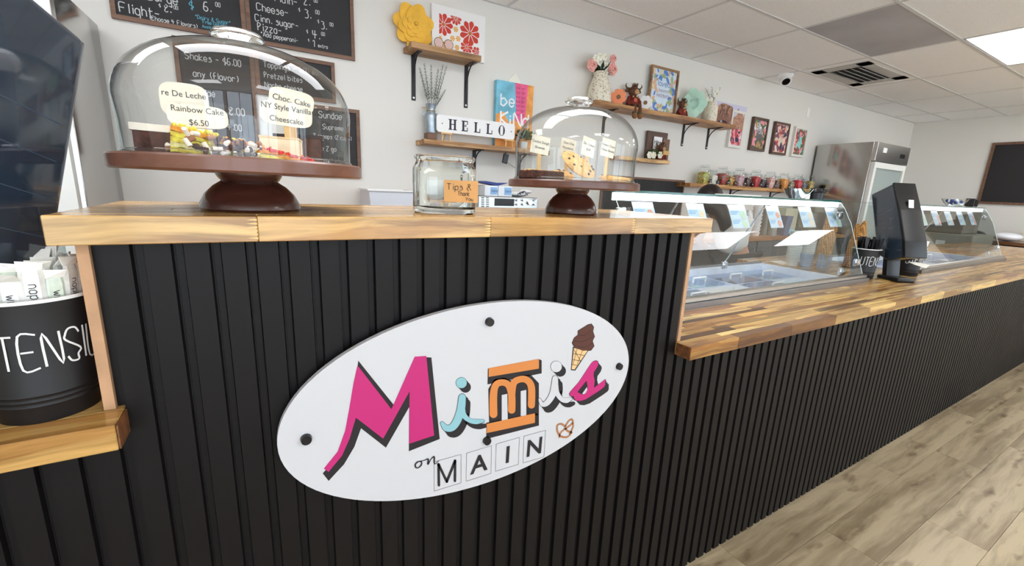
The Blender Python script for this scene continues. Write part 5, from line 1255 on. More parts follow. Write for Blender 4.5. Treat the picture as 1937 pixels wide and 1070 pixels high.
# ------------------------------------------------------------ short shelf display
x0 = W(1226, 250, 'y', YB - .04).x; x1 = W(1268, 250, 'y', YB - .04).x; z1 = W(1230, 247, 'y', YB - .04).z
t = thing('cow_shadow_box', 'dark wooden display board with a small white sign on the short shelf', 'display board', (x0, YB - .04, zss))
B().box2((x0, YB - .04, zss), (x1 - .03, YB - .02, z1), bev=.002).build('board', DBW, t); B().box2((x1 - .1, YB - .05, zss), (x1, YB - .041, z1 - .06), bev=.002).build('side_board', FRAMEW, t)
B().box2((x0 + .09, YB - .046, zss + .03), (x0 + .2, YB - .0415, z1 - .1)).build('grey_panel', mat('taupe', (140, 124, 108), .7), t)
B().box2((x0 + .08, YB - .052, z1 - .17), (x0 + .2, YB - .0465, z1 - .05)).build('white_panel', WHITE, t)
q = B(); write(q, 'Hey', lambda X, Y: (x0 + .092 + X, YB - .0528, z1 - .12 + Y), .04, .006); q.build('lettering', INK, t, norm=False)
plush('tiny highland cow figurine holding a tan sign on the short shelf', 1262, .085, zss, .78, sit=False, name='cow_figurine')
p = W(1261, 287, 'y', YB - .15)
B().box((p.x, YB - .146, zss + .07), (.085, .006, .04), bev=.001).build('tan_sign', mat('tan_sign', (214, 176, 108), .7), loc=(p.x, YB - .146, zss + .07), label='tiny tan sign held by the cow figurine', cat='sign')
p = W(1235, 296, 'y', YB - .1); leafy('flower_arrangement', 'white flowers with green leaves at the left of the short shelf', (p.x, YB - .1), zss, .03, .03, 50, .08, GRN, GRN)
q = B()
for u in (1229, 1237, 1249):
    c = W(u, 293, 'y', YB - .135)
    for k in range(6): petal_bm(q, c, k * 1.05, 0, .036, .018, 0, .005)
q.build('white_blooms', WBL, bpy.data.objects['flower_arrangement'], kind='stuff')
# ------------------------------------------------------------ candy jars
def speck(name, cols, scale=110):
    m = bpy.data.materials.new(name); m.use_nodes = True; t = m.node_tree; p = t.nodes['Principled BSDF']; v = t.nodes.new('ShaderNodeTexVoronoi'); v.inputs['Scale'].default_value = scale
    tc = t.nodes.new('ShaderNodeTexCoord'); t.links.new(tc.outputs['Object'], v.inputs['Vector']); s_ = t.nodes.new('ShaderNodeSeparateColor'); t.links.new(v.outputs['Color'], s_.inputs[0])
    cr = t.nodes.new('ShaderNodeValToRGB'); cr.color_ramp.interpolation = 'CONSTANT'; e = cr.color_ramp.elements
    while len(e) < len(cols): e.new(.5)
    for i, c in enumerate(cols): e[i].position = i / len(cols); e[i].color = lin(c)
    t.links.new(s_.outputs[0], cr.inputs[0]); t.links.new(cr.outputs[0], p.inputs['Base Color']); p.inputs['Roughness'].default_value = .4
    b_ = t.nodes.new('ShaderNodeBump'); b_.inputs['Distance'].default_value = .004; t.links.new(v.outputs['Distance'], b_.inputs['Height']); t.links.new(b_.outputs[0], p.inputs['Normal']); return m
cand = [('green and orange candies', [(140, 190, 90), (236, 150, 80), (230, 220, 120), (90, 150, 80)]), ('white marshmallows', [(248, 246, 236), (240, 236, 226)]), ('red and green candies', [(190, 50, 60), (60, 110, 60), (220, 70, 80)]), ('mixed orange candies', [(236, 160, 60), (200, 60, 50), (80, 120, 60), (240, 210, 90)]), ('pink rainbow sprinkles', [(240, 170, 170), (230, 220, 200), (200, 180, 220), (180, 80, 80)]), ('dark chocolate pieces', [(64, 44, 44), (80, 56, 52)]), ('red cherries candies', [(200, 40, 50), (230, 70, 70), (150, 30, 40)]), ('black and dark candies', [(40, 38, 48), (60, 56, 66)]), ('pale pink candies', [(240, 190, 180), (220, 120, 120), (246, 226, 210)]), ('brown nut pieces', [(130, 90, 70), (90, 60, 50)]), ('orange jellies', [(246, 160, 50), (250, 190, 90), (240, 130, 40)]), ('grey green candies', [(150, 150, 120), (110, 90, 80), (200, 190, 160)]), ('bright red jellies', [(226, 30, 50), (240, 60, 80), (200, 20, 40)]), ('blue and grey candies', [(80, 90, 130), (150, 150, 150), (60, 60, 80)]), ('yellow brown candies', [(190, 170, 90), (140, 100, 60), (220, 200, 120)])]
us = [1329, 1345, 1364, 1378, 1396, 1411, 1427, 1439, 1455, 1467, 1481, 1494, 1508, 1519, 1531]
for i, ((nm, cols), u) in enumerate(zip(cand, us)):
    tall = i % 2 == 0; d = .105 if tall else .06
    if i == 13: tall = False
    s_ = .055; h = .20 if tall else .165; cx_ = W(u, 345, 'y', YB - d).x; cy_ = YB - d
    t = thing('candy_jar', ('tall' if tall else 'short') + ' glass jar of ' + nm + ' on the jar shelf', 'jar', (cx_, cy_, zjs))
    q = B(); sq_lathe(q, [(s_ * .94, zjs + .0004), (s_, zjs + .005), (s_, zjs + h * .74), (s_ * .72, zjs + h * .84), (s_ * .72, zjs + h * .9)], (cx_, cy_, 0), .42, 0, 24); q.build('body', GLASS, t, smooth=50)
    q = B(); sq_lathe(q, [(s_ * .9, zjs + .003), (s_ * .93, zjs + .006), (s_ * .93, zjs + h * .60), (s_ * .5, zjs + h * .66)], (cx_, cy_, 0), .42, 0, 20); q.build('candy_fill', speck('candy_' + nm.replace(' ', '_'), cols), t, smooth=50, kind='stuff')
    B().lathe([(0, zjs + h * .9), (s_ * .86, zjs + h * .9), (s_ * .86, zjs + h * .985), (s_ * .8, zjs + h), (0, zjs + h)], (cx_, cy_, 0), 24).build('lid', GLASS, t, smooth=50)
    fx = cx_ + (.035 if i else .04); yf = YB - d - s_ - .012
    if yf < ySF + .006: yf = ySF + .006
    tg = thing('jar_tag', 'small black tag on a clip in front of the jar of ' + nm, 'tag', (fx, yf, zjs))
    B().box((fx, yf, zjs + .033), (.042, .003, .036), rot=(.12, 0, 0)).build('card', BLACK, tg); B().box((fx, yf + .003, zjs + .008), (.012, .008, .016)).build('clip', CHROME, tg)
    q = B(); write(q, 'abc', lambda X, Y: (fx - .014 + X, yf - .0035, zjs + .028 + Y), .012, .002); q.build('writing', WHITE, tg, norm=False)
# ------------------------------------------------------------ fridges
def fridge(label, x0, x1, y0, y1, z1, hinge):
    t = thing('display_fridge', label, 'fridge', ((x0 + x1) / 2, (y0 + y1) / 2, 0))
    B().box2((x0, y0 + .045, .06), (x1, y1, z1), bev=.006).build('cabinet', STEEL, t, smooth=40)
    q = B(); q.box2((x0, y0, z1 - .23), (x1, y0 + .044, z1), bev=.005); q.build('header', STEEL2, t)
    q = B()
    for a, c in (((x0 + .02, .12), (x0 + .085, z1 - .24)), ((x1 - .085, .12), (x1 - .02, z1 - .24)), ((x0 + .085, .12), (x1 - .085, .2)), ((x0 + .085, z1 - .31), (x1 - .085, z1 - .24))): q.box2((a[0], y0, a[1]), (c[0], y0 + .044, c[1]))
    dr = q.build('door_frame', mat('door_white', (228, 230, 226), .4), t)
    B().box2((x0 + .085, y0 + .028, .2), (x1 - .085, y0 + .043, z1 - .31)).build('door_inside', mat('fridge_inside', (214, 222, 218), .5), t)
    B().box2((x0 + .086, y0 + .012, .2), (x1 - .086, y0 + .018, z1 - .31)).build('door_glass', GLASS, t)
    B().box2((x0 + .16, y0 - .004, z1 - .12), (x0 + .27, y0 - .0005, z1 - .06)).build('label_plate', WHITE, t)
    B().box2((x1 - .28, y0 - .004, z1 - .15), (x1 - .14, y0 - .0005, z1 - .10)).build('control_display', BLACK, t)
    for a in (x0 + .06, x1 - .06):
        for b_ in (y0 + .1, y1 - .08): B().cyl((a, b_, 0), (a, b_, .062), .02, .02, 12).build('foot', BLACK, t)
    return t
fa = W(1663, 265, 'x', 6.68)
fridge('tall stainless steel fridge with a glass door beside the wall pictures', 6.68, 7.66, 2.55, 3.24, CH + .757, 1)
fridge('tall stainless steel glass door fridge at the far left behind the napkin dispenser', -1.55, -.665, 2.585, 3.24, CH + .735, 1)
# ------------------------------------------------------------ dipping cabinets and glass guards
FRZ = mat('freezer_white', (214, 222, 240), .35); FRZD = mat('freezer_frost', (222, 230, 246), .5, var=.05, vscale=10)
LED = mat('led_strip_lamp', (250, 252, 252), .4, emit=((236, 246, 255), 3.5))
ACR = thin_glass('acrylic_lid', (244, 248, 254), .55, .03, (226, 234, 248), .35)
YG0 = 1.035; YG1 = 1.21; ZGT = CH + .002
def guard(lab, flab, x0, x1, tubs, seed):
    f = thing('dipping_cabinet', flab, 'freezer', ((x0 + x1) / 2, 1.3, 0)); zf = ZL + .004
    q = B()   # rim as four bars and a walled well
    q.box2((x0, 1.0465, ZL - .13), (x1, 1.075, zf)); q.box2((x0, 1.56, ZL - .13), (x1, 1.60, zf)); q.box2((x0, 1.075, ZL - .13), (x0 + .05, 1.56, zf)); q.box2((x1 - .05, 1.075, ZL - .13), (x1, 1.56, zf))
    q.box2((x0, 1.075, ZL - .15), (x1, 1.56, ZL - .13)); q.build('liner', FRZD, f)
    B().box2((x0, 1.0465, 0), (x1, 1.60, ZL - .151)).build('body', FRZ, f)
    q = B(); q.box2((x0 + .01, 1.59, zf), (x1 - .01, 1.612, zf + .012)); q.build('rear_rail', ALU, f)
    rr = random.Random(seed); n = tubs; w_ = (x1 - x0 - .14) / n
    ICE = [(248, 246, 238), (244, 238, 244), (226, 214, 204), (244, 236, 238), (222, 240, 226), (250, 232, 190), (236, 214, 196), (240, 236, 244)]
    for i in range(n):
        for j in range(2):
            a = x0 + .07 + i * w_; b_ = 1.085 + j * .235; c = ICE[rr.randrange(len(ICE))]
            if i == n - 2 and j == 1: c = (110, 74, 56)
            t = thing('ice_cream_tub', ('front' if j == 0 else 'rear') + ' row ice cream tub, number %s from the left, ' % ('one two three four five six'.split()[i]) + ('near freezer' if seed == 1 else 'far freezer'), 'tub', (a + w_ / 2, b_ + .11, ZL - .13), group='ice cream tubs')
            q = B()
            for p0, p1 in (((a, b_), (a + w_ - .012, b_ + .006)), ((a, b_ + .219), (a + w_ - .012, b_ + .225)), ((a, b_ + .006), (a + .006, b_ + .219)), ((a + w_ - .018, b_ + .006), (a + w_ - .012, b_ + .219))): q.box2((*p0, ZL - .1295), (*p1, ZL - .03))
            q.build('tub_wall', FRZ, t)
            q = B(); N_ = 8; g_ = [[q.b.verts.new((a + .007 + (w_ - .026) * u / N_, b_ + .007 + .211 * v / N_, ZL - .075 + rr.uniform(-.012, .012) + .012 * math.sin(u * v))) for v in range(N_ + 1)] for u in range(N_ + 1)]
            for u in range(N_):
                for v in range(N_): q._f([g_[u][v], g_[u + 1][v], g_[u + 1][v + 1], g_[u][v + 1]])
            q.build('ice_cream', mat('ice_%d_%d_%d' % c, c, .6), t, smooth=2)
            if j == 1 or i % 2:
                q = B(); q.box2((a + .004, b_ + .004, ZL - .029), (a + w_ - .016, b_ + .221, ZL - .026)); ld_ = q.build('lid', ACR, t)
                q = B(); cx_ = a + w_ / 2
                q.tube([(cx_ - .05, b_ + .10, ZL - .026), (cx_ - .05, b_ + .10, ZL - .002), (cx_ + .05, b_ + .10, ZL - .002), (cx_ + .05, b_ + .10, ZL - .026)], .005, 6); q.build('lid_handle', WHITE, ld_)
    t = thing('glass_guard', lab, 'glass guard', ((x0 + x1) / 2, 1.2, ZL))
    q = B(); q.box2((x0, 1.0, ZL + .0003), (x1, 1.045, ZL + .022)); q.build('base_rail', ALU, t); q = B(); q.box2((x0, 1.012, ZL + .0223), (x1, 1.045, ZL + .04), bev=.003); q.build('upper_rail', STEEL2, t)
    zb = ZL + .0405
    PF = [(1.035, zb)] + [(1.035 + (z_ - (ZL + .04)) * .382, z_) for z_ in (ZL + .12, ZL + .2, ZL + .27, ZL + .31)] + [(1.153, ZGT - .088), (1.166, ZGT - .062), (1.180, ZGT - .038), (1.197, ZGT - .016), (YG1, ZGT - .001)]
    q = B()
    A_ = [q.b.verts.new((x0 + .008, y_, z_)) for y_, z_ in PF]; C_ = [q.b.verts.new((x1 - .008, y_, z_)) for y_, z_ in PF]
    for k in range(len(PF) - 1): q._f([A_[k], C_[k], C_[k + 1], A_[k + 1]])
    q.build('front_pane', PANE, t, smooth=60)
    for xx in (x0, x1 - .006):
        P = [(xx, y_, z_) for y_, z_ in PF] + [(xx, 1.55, ZGT - .001), (xx, 1.55, zb)]
        q = B(); q.prism(P, (.006, 0, 0)); q.build('end_pane', PANE, t)
        q = B(); q.tube(P[:10], .0018, 5); q.build('polished_edge', mat('glass_edge', (206, 222, 220), .15, coat=.5), t)
    q = B(); q.box2((x0 + .01, YG1 + .004, ZGT), (x1, 1.56, ZGT + .008)); q.build('top_shelf', PANE, t)
    B().box2((x0 + .01, YG1 - .004, ZGT - .0005), (x1, YG1 + .0035, ZGT + .0085)).build('shelf_edge', GEDGE, t, label='dark green front edge of the top glass')
    B().box2((x0 + .02, YG1 + .006, ZGT - .030), (x1 - .008, YG1 + .022, ZGT - .001)).build('lamp_strip', LED, t, label='white lamp strip under the top glass')
    for xx, yy, zz in ((x1 - .03, YG0 + .03, ZL + .10), (x1 - .03, 1.19, ZGT - .075), (x0 + .03, 1.19, ZGT - .075), (x1 - .55, 1.50, ZL + .035), (x1 - .12, 1.09, ZL + .05)):
        q = B(); q.box((xx, yy, zz), (.045, .016, .04), bev=.003); q.cyl((xx, yy - .012, zz), (xx, yy + .012, zz), .012, .012, 12); q.build('clamp', CHROME, t, smooth=40)
    q = B(); q.tube([(x1 - .55, 1.5, ZL + .05), (x1 - .55, 1.32, ZGT - .03)], .004, 6); q.tube([(x0 + .5, 1.5, ZL + .05), (x0 + .5, 1.32, ZGT - .03)], .004, 6); q.build('stay_rod', CHROME, t)
    return t, f
g1, f1 = guard('near leaning glass guard with clear end panel, just right of the raised counter', 'white dipping freezer of ice cream tubs under the near glass guard', 1.125, 2.862, 5, 1)
g2, f2 = guard('far leaning glass guard beyond the napkin dispenser', 'white dipping freezer of ice cream tubs under the far glass guard', 3.60, 5.44, 5, 2)
# flavour cards hanging behind the sloping glass
lean_d = Vector((0, YG0 - YG1, ZL + .04 - ZGT)).normalized()
CARDB = mat('pale_blue_card', (198, 220, 238), .6); CARDL = mat('card_blue_band', (120, 170, 214), .6)
def flavour(x, w_, h, rows_, lab, seed, white=False):
    o = Vector((x, YG1 + .028, ZGT - .034)); t = thing('flavor_card', lab, 'card', o, group='flavor cards under the guards')
    q = B(); q.prism([o, o + FX * w_, o + FX * w_ + lean_d * h, o + lean_d * h], (0, .0006, 0)); q.build('card', mat('grey_card', (206, 208, 216), .6) if not white else mat('grey_card2', (186, 188, 196), .6), t)
    rr = random.Random(seed); n_ = Vector((0, -.0008, .0003))
    for r in range(rows_):
        k0 = h * (.24 + .38 * r); q = B(); a = o + lean_d * k0 + n_; q.quad(a, a + FX * w_, a + FX * w_ + lean_d * h * .34, a + lean_d * h * .34); ins = q.build('insert', CARDB, t, norm=False)
        q = B()
        for i in range(3): b_ = a + n_ + lean_d * h * (.03 + .06 * i) + FX * w_ * .05; q.quad(b_, b_ + FX * w_ * (.5 - .08 * i), b_ + FX * w_ * (.5 - .08 * i) + lean_d * h * .025, b_ + lean_d * h * .025)
        q.build('text_lines', CARDL, ins, norm=False)
        q = B(); c = a + n_ + FX * w_ * .75 + lean_d * h * .18
        for k in range(6): q.mi = 0; aa = k * 1.047; p = c + FX * math.cos(aa) * w_ * .09 - lean_d * math.sin(aa) * w_ * .09; q.quad(*[p + FX * math.cos(j) * w_ * .07 + lean_d * math.sin(j) * w_ * .07 + n_ * .1 * k for j in (0, .9, 1.8, 2.7, 3.6, 4.5, 5.4)])
        q.build('scoop_picture', mat('card_pic_%d' % (seed % 3), [(226, 160, 140), (236, 214, 180), (200, 220, 190)][seed % 3], .6), ins, norm=False)
for i, (ua, ub) in enumerate(((1194, 1234), (1297, 1330), (1376, 1408), (1448, 1472), (1510, 1534), (1561, 1584))):
    xa_ = W(ua, 385, 'y', YG1 + .028).x; xb_ = W(ub, 385, 'y', YG1 + .028).x
    flavour(xa_, xb_ - xa_, .115, 2, 'pale blue flavor card under the near guard, number %s from the left' % 'one two three four five six'.split()[i], i)
for i in range(6):
    x = 3.78 + i * .27; flavour(x, .13, .115, 2, 'pale flavor card under the far guard, number %s from the left' % 'one two three four five six'.split()[i], i + 10, True)
# things standing on the top glass
def bowl(lab, u, v, y, r, h, m, name='mixing_bowl', z=None, cat='bowl'):
    x = W(u, v, 'y', y).x; z = z or ZGT + .0082
    t = thing(name, lab, cat, (x, y, z))
    B().lathe([(0, z), (r * .5, z), (r * .8, z + h * .5), (r, z + h), (r * .97, z + h), (r * .77, z + h * .5), (r * .47, z + .003), (0, z + .003)], (x, y, 0), 28).build('body', m, t, smooth=50); return t, x, z
t, x, z = bowl('shiny steel bowl with blue inside on top of the near guard', 1507, 375, 1.29, .072, .052, CHROME)
B().lathe([(0, z + .004), (.05, z + .02), (.055, z + .03), (0, z + .034)], (x, 1.29, 0), 20).build('blue_contents', mat('blue_wrap', (60, 90, 190), .3), t, smooth=40)
t, x, z = bowl('clear glass bowl of blue wrapped sweets on top of the far guard', 1805, 385, 1.29, .085, .06, GLASS)
for i in range(14): B().ball((x + random.uniform(-.04, .04), 1.29 + random.uniform(-.04, .04), z + random.uniform(.018, .05)), .014, 6).build('wrapped_sweet', mat('sweet_blue', (40, 60, 130), .3) if i % 3 else WHITE, t)
x = W(1543, 372, 'y', 1.26).x; z = ZGT + .0082
t = thing('black_canister', 'black canister with a handle on top of the near guard', 'canister', (x, 1.26, z))
B().lathe([(0, z), (.036, z), (.038, z + .035), (.034, z + .04), (.036, z + .045), (.03, z + .06), (0, z + .062)], (x, 1.26, 0), 24).build('body', BLACK, t, smooth=40); B().box((x + .01, 1.228, z + .045), (.02, .012, .035), bev=.002).build('handle', BLACK, t)
B().box2((x - .12, 1.26, z), (x - .06, 1.34, z + .03), bev=.002).build('white_box', PAPER, loc=(x - .09, 1.3, z), label='small white box beside the black canister on the guard', cat='box')
x = W(1838, 382, 'y', 1.27).x
t = thing('black_holder', 'black ribbed plastic holder on top of the far guard', 'holder', (x, 1.27, z)); B().box((x, 1.27, z + .034), (.1, .06, .066), rot=(0, .12, 0), bev=.006).build('body', BLACK, t)
for i in range(4): B().box((x - .03 + i * .02, 1.238, z + .034), (.006, .006, .055), rot=(0, .12, 0)).build('rib', BLACK, t)
for i, (u, w_) in enumerate(((1385, .12), (1408, .10))):
    x = W(u, 376, 'y', 1.36).x; o = B().box2((x - w_ / 2, 1.30, z + .001), (x + w_ / 2, 1.42, z + .006), bev=.001).build('notebook', PAPER, loc=(x, 1.36, z), label=('white papers' if i == 0 else 'thin white notepad') + ' lying on the near guard behind the worker', cat='paper')
# ------------------------------------------------------------ middle worktop: cups and cones
WAF = bpy.data.materials.new('waffle_cone'); WAF.use_nodes = True
def _waf():
    t = WAF.node_tree; p = t.nodes['Principled BSDF']; tc = t.nodes.new('ShaderNodeTexCoord'); mp = t.nodes.new('ShaderNodeMapping'); mp.inputs[2].default_value = (0, 0, .785)
    w1 = t.nodes.new('ShaderNodeTexWave'); w1.inputs['Scale'].default_value = 28; w1.bands_direction = 'Z'; w2 = t.nodes.new('ShaderNodeTexWave'); w2.inputs['Scale'].default_value = 28; w2.bands_direction = 'X'
    t.links.new(tc.outputs['Object'], w1.inputs[0]); t.links.new(tc.outputs['Object'], mp.inputs[0]); t.links.new(mp.outputs[0], w2.inputs[0])
    mx = t.nodes.new('ShaderNodeMath'); mx.operation = 'MAXIMUM'; t.links.new(w1.outputs[1], mx.inputs[0]); t.links.new(w2.outputs[1], mx.inputs[1])
    cr = t.nodes.new('ShaderNodeValToRGB'); cr.color_ramp.elements[0].color = lin((150, 96, 44)); cr.color_ramp.elements[1].color = lin((224, 174, 104)); cr.color_ramp.elements[0].position = .5
    t.links.new(mx.outputs[0], cr.inputs[0]); t.links.new(cr.outputs[0], p.inputs['Base Color']); p.inputs['Roughness'].default_value = .7
    b_ = t.nodes.new('ShaderNodeBump'); b_.inputs['Distance'].default_value = .003; t.links.new(mx.outputs[0], b_.inputs['Height']); t.links.new(b_.outputs[0], p.inputs['Normal'])
_waf()
def cone_stack(x, y, n, lean_, words, step=.020, r=.042, h=.15):
    src = None
    for i in range(n):
        z = ZL + .0005 + i * step
        if src is None:
            t = thing('waffle_cone', '', 'cone', (x, y, z))
            B().lathe([(r * .94, .002), (r, 0), (r, .006), (.026, h * .55), (.014, h * .9), (.008, h), (0, h + .003)], (0, 0, 0), 24).build('shell', WAF, t, local=True, smooth=50); src = t
        else: t = copy_tree(src)
        t.location = (x + lean_[0] * i * step, y + lean_[1] * i * step, z); t.rotation_euler = (-lean_[1] * .8, lean_[0] * .8, i * 1.3)
        t['label'] = words + (', bottommost' if i == 0 else ', topmost' if i == n - 1 else ''); 
        t['group'] = 'waffle cones in ' + words.split(' in ')[-1]
cone_stack(3.27, 1.43, 12, (.22, .0), 'upside down waffle cone in the left leaning stack')
cone_stack(3.36, 1.46, 11, (.24, .06), 'upside down waffle cone in the middle leaning stack')
cone_stack(3.37, 1.30, 9, (.22, -.05), 'upside down waffle cone in the right stack near the guard end')
CUPW = mat('paper_cup', (238, 238, 236), .6)
def cup_stack(x, y, n, words, step=.0125):
    src = None
    for i in range(n):
        z = ZL + .0005 + i * step
        if src is None:
            t = thing('paper_cup', '', 'cup', (x, y, z))
            B().lathe([(0, 0), (.03, 0), (.04, .06), (.043, .062), (.041, .064), (.038, .060), (.029, .003), (0, .003)], (0, 0, 0), 24).build('wall', CUPW, t, local=True, smooth=50); src = t
        else: t = copy_tree(src)
        t.location = (x, y, z); t['group'] = 'paper cups in ' + words.split(' in ')[-1]; t['label'] = words + (', topmost' if i == n - 1 else ', bottommost' if i == 0 else '')
cup_stack(3.00, 1.475, 14, 'white paper cup in the left nested stack'); cup_stack(3.09, 1.44, 12, 'white paper cup in the right nested stack')
for i, (u, y) in enumerate(((2.95, 1.37), (2.97, 1.28), (3.06, 1.32))):
    x = u; t = thing('clear_cup', 'clear plastic cup on the middle worktop, ' + ('left', 'middle', 'right')[i] + ' of three', 'cup', (x, y, ZL))
    for k in range(3): B().lathe([(0, ZL + .001 + k * .006), (.028, ZL + .001 + k * .006), (.038, ZL + .09 + k * .006), (.036, ZL + .09 + k * .006)], (x, y, 0), 24).build('wall', ACR, t, smooth=50)
p = W(1472, 497, 'z', ZL); q = B(); q.prism([(p.x - .05, p.y - .06, ZL + .0005), (p.x + .1, p.y - .05, ZL + .0005), (p.x + .12, p.y + .05, ZL + .0005), (p.x, p.y + .06, ZL + .0005)], (0, 0, .002))
q.build('paper_sheet', PAPER, loc=(p.x, p.y, ZL), label='folded white paper left of the paper cup stack', cat='paper')
# ------------------------------------------------------------ back counter and its equipment
YBC = 2.66; ZBC = CH - .405; DKC = mat('dark_cabinet', (84, 80, 78), .5)
bc = thing('back_counter', 'dark back counter cabinets along the rear wall', 'counter', (2, YBC, 0))
for k in range(11):
    xa_ = -.55 + k * .65; B().box2((xa_ + .003, YBC + .03, .1), (xa_ + .647, YB - .001, ZBC - .0405), bev=.003).build('cabinet', DKC, bc)
    d = B().box2((xa_ + .01, YBC + .012, .12), (xa_ + .64, YBC + .029, ZBC - .05), bev=.003).build('door', DKC, bc)
    B().tube([(xa_ + .58, YBC + .011, ZBC - .25), (xa_ + .58, YBC - .012, ZBC - .24), (xa_ + .58, YBC - .012, ZBC - .12), (xa_ + .58, YBC + .011, ZBC - .11)], .005, 6).build('handle', STEEL2, d)
B().box2((-.55, YBC + .06, 0), (6.6, YB - .01, .1)).build('plinth', BLACK, bc)
rows = [(YBC, YBC + .06)]; y = YBC + .06
while y < YB - .06: rows.append((y, min(y + .09, YB - .001))); y += .09
top_block('back_worktop', 'brown wooden worktop of the back counter behind the worker', -.55, 6.6, rows, ZBC - .04, ZBC, wood('warm_block', [(176, 118, 66), (206, 152, 92), (152, 98, 56)], 1, .3, 0, .2, contrast=.7, knots=.8), (.8, 1.3), [-.55, .6, 1.9, 3.1, 4.0, 4.9, 5.7, 6.6], 6)
zb = ZBC + .0005
def at(u, v, y): return W(u, v, 'y', y)
# counter-top oven
ox0, ox1 = at(905, 380, 2.8).x, at(1018, 380, 2.8).x; oz1 = at(960, 372, 2.8).z
t = thing('countertop_oven', 'silver countertop oven with a black display and round dials behind the tips jar', 'oven', ((ox0 + ox1) / 2, 2.9, zb))
B().box2((ox0, 2.8, zb + .02), (ox1, 3.18, oz1), bev=.008).build('housing', STEEL2, t)
B().box2((at(930, 380, 2.8).x, 2.795, zb + .05), (at(990, 380, 2.8).x, 2.7995, oz1 - .12)).build('glass_door', mat('oven_glass', (40, 36, 34), .1, coat=.5), t)
B().box2((at(936, 380, 2.8).x, 2.794, at(940, 389, 2.8).z), (at(972, 380, 2.8).x, 2.7995, at(940, 375, 2.8).z)).build('display', BLACK, t)
for u, v in ((978, 378), (978, 386), (989, 378), (989, 386), (1001, 382), (1010, 378), (1010, 386)):
    p = at(u, v, 2.8); r = .022 if u == 1001 else .010; B().cyl((p.x, 2.799, p.z), (p.x, 2.78, p.z), r, r * .9, 16).build('dial', CHROME, t, smooth=40)
for i in range(6):
    for j in range(2):
        p = at(913 + j * 9, 374 + i * 4, 2.8); B().box((p.x, 2.798, p.z), (.022, .003, .006)).build('vent_slot', BLACK, t)
for xx in (ox0 + .04, ox1 - .04): B().cyl((xx, 2.85, zb), (xx, 2.85, zb + .021), .015, .015, 10).build('foot', BLACK, t); B().cyl((xx, 3.1, zb), (xx, 3.1, zb + .021), .015, .015, 10).build('foot', BLACK, t)
for i, (ua, ub, va, vb) in enumerate(((917, 943, 367, 348), (943, 970, 368, 349))):
    a = at(ua, va, 2.82); c = at(ub, vb, 2.82); zz = oz1 + .0005
    t = thing('tissue_box', 'pale blue and white carton on the oven, %s of the two' % ('left' if i == 0 else 'right'), 'box', (a.x, 2.9, zz))
    B().box2((a.x, 2.82, zz), (c.x - .003, 2.95, zz + (c.z - a.z)), bev=.002).build('carton', mat('carton_white', (232, 238, 244), .6), t); w_ = c.x - a.x
    B().box2((a.x + w_ * .4, 2.818, zz + .012), (c.x - .01, 2.8195, zz + (c.z - a.z) - .012)).build('blue_panel', mat('carton_blue', (150, 190, 230), .6), t)
    q = B(); write(q, 'Vend', lambda X, Y: (a.x + w_ * .45 + X, 2.8165, zz + .03 + Y), .018, .0026); q.build('lettering', mat('carton_ink', (90, 120, 170), .6), t, norm=False)
a = at(905, 345, 2.86); zz = oz1 + .001 + (at(943, 349, 2.82).z - at(943, 368, 2.82).z) + .003
t = thing('blue_tray', 'dark blue angled tray lying over the cartons on the oven', 'tray', (a.x, 2.9, zz))
q = B(); q.prism([(a.x, 2.84, zz + .02), (a.x + .15, 2.84, zz), (a.x + .24, 2.84, zz + .025), (a.x + .15, 2.84, zz + .02), (a.x + .05, 2.84, zz + .03)], (0, .12, 0)); q.build('body', mat('royal_blue', (44, 62, 130), .4), t)
t = thing('patterned_mitt', 'white oven mitt with dark blue swirl pattern at the right of the oven', 'oven mitt', (at(990, 362, 2.82).x, 2.9, oz1))
c = Vector((at(988, 365, 2.82).x, 2.9, oz1 + .022)); B().ball(c, .085, 18, (1.15, .7, .26)).build('body', WHITE, t, smooth=2); B().ball(c + Vector((.06, -.03, .02)), .045, 14, (1.2, .7, .35)).build('thumb', WHITE, t, smooth=2)
q = B(); rr = random.Random(5)
for i in range(9):
    x_ = c.x + rr.uniform(-.09, .07); z_ = c.z + rr.uniform(-.008, .016); q.tube([(x_ + .014 * math.cos(k), c.y - .062 + abs(x_ - c.x) * .25 - .002, z_ + .009 * math.sin(k)) for k in (0, 1, 2, 3, 4)], .0028, 5)
q.build('swirl_print', NAVY, t)
# clear tub of bags on the left
x0, x1 = at(697, 370, 2.95).x, at(785, 370, 2.95).x; z1 = at(740, 360, 2.95).z
t = thing('storage_tub', 'clear plastic tub with white rim holding bags, left of the tips jar', 'tub', ((x0 + x1) / 2, 3.05, zb))
q = B(); q.prism([(x0 + .03, 2.95, zb), (x1 - .03, 2.95, zb), (x1, 2.93, z1), (x0, 2.93, z1)], (0, .003, 0)); q.prism([(x0 + .03, 3.2, zb), (x1 - .03, 3.2, zb), (x1, 3.22, z1), (x0, 3.22, z1)], (0, .003, 0)); q.quad((x0 + .03, 2.95, zb), (x0 + .03, 3.2, zb), (x0, 3.22, z1), (x0, 2.93, z1)); q.quad((x1 - .03, 2.95, zb), (x1 - .03, 3.2, zb), (x1, 3.22, z1), (x1, 2.93, z1)); q.quad((x0 + .03, 2.95, zb), (x1 - .03, 2.95, zb), (x1 - .03, 3.2, zb), (x0 + .03, 3.2, zb)); q.build('wall', mat('frosted_plastic', (214, 220, 230), .3), t, norm=False)
q = B()
for p0, p1 in (((x0 - .01, 2.92), (x1 + .01, 2.935)), ((x0 - .01, 3.215), (x1 + .01, 3.23)), ((x0 - .01, 2.935), (x0 + .005, 3.215)), ((x1 - .005, 2.935), (x1 + .01, 3.215))): q.box2((*p0, z1 - .006), (*p1, z1 + .004))
q.build('rim', WHITE, t)
q = B()
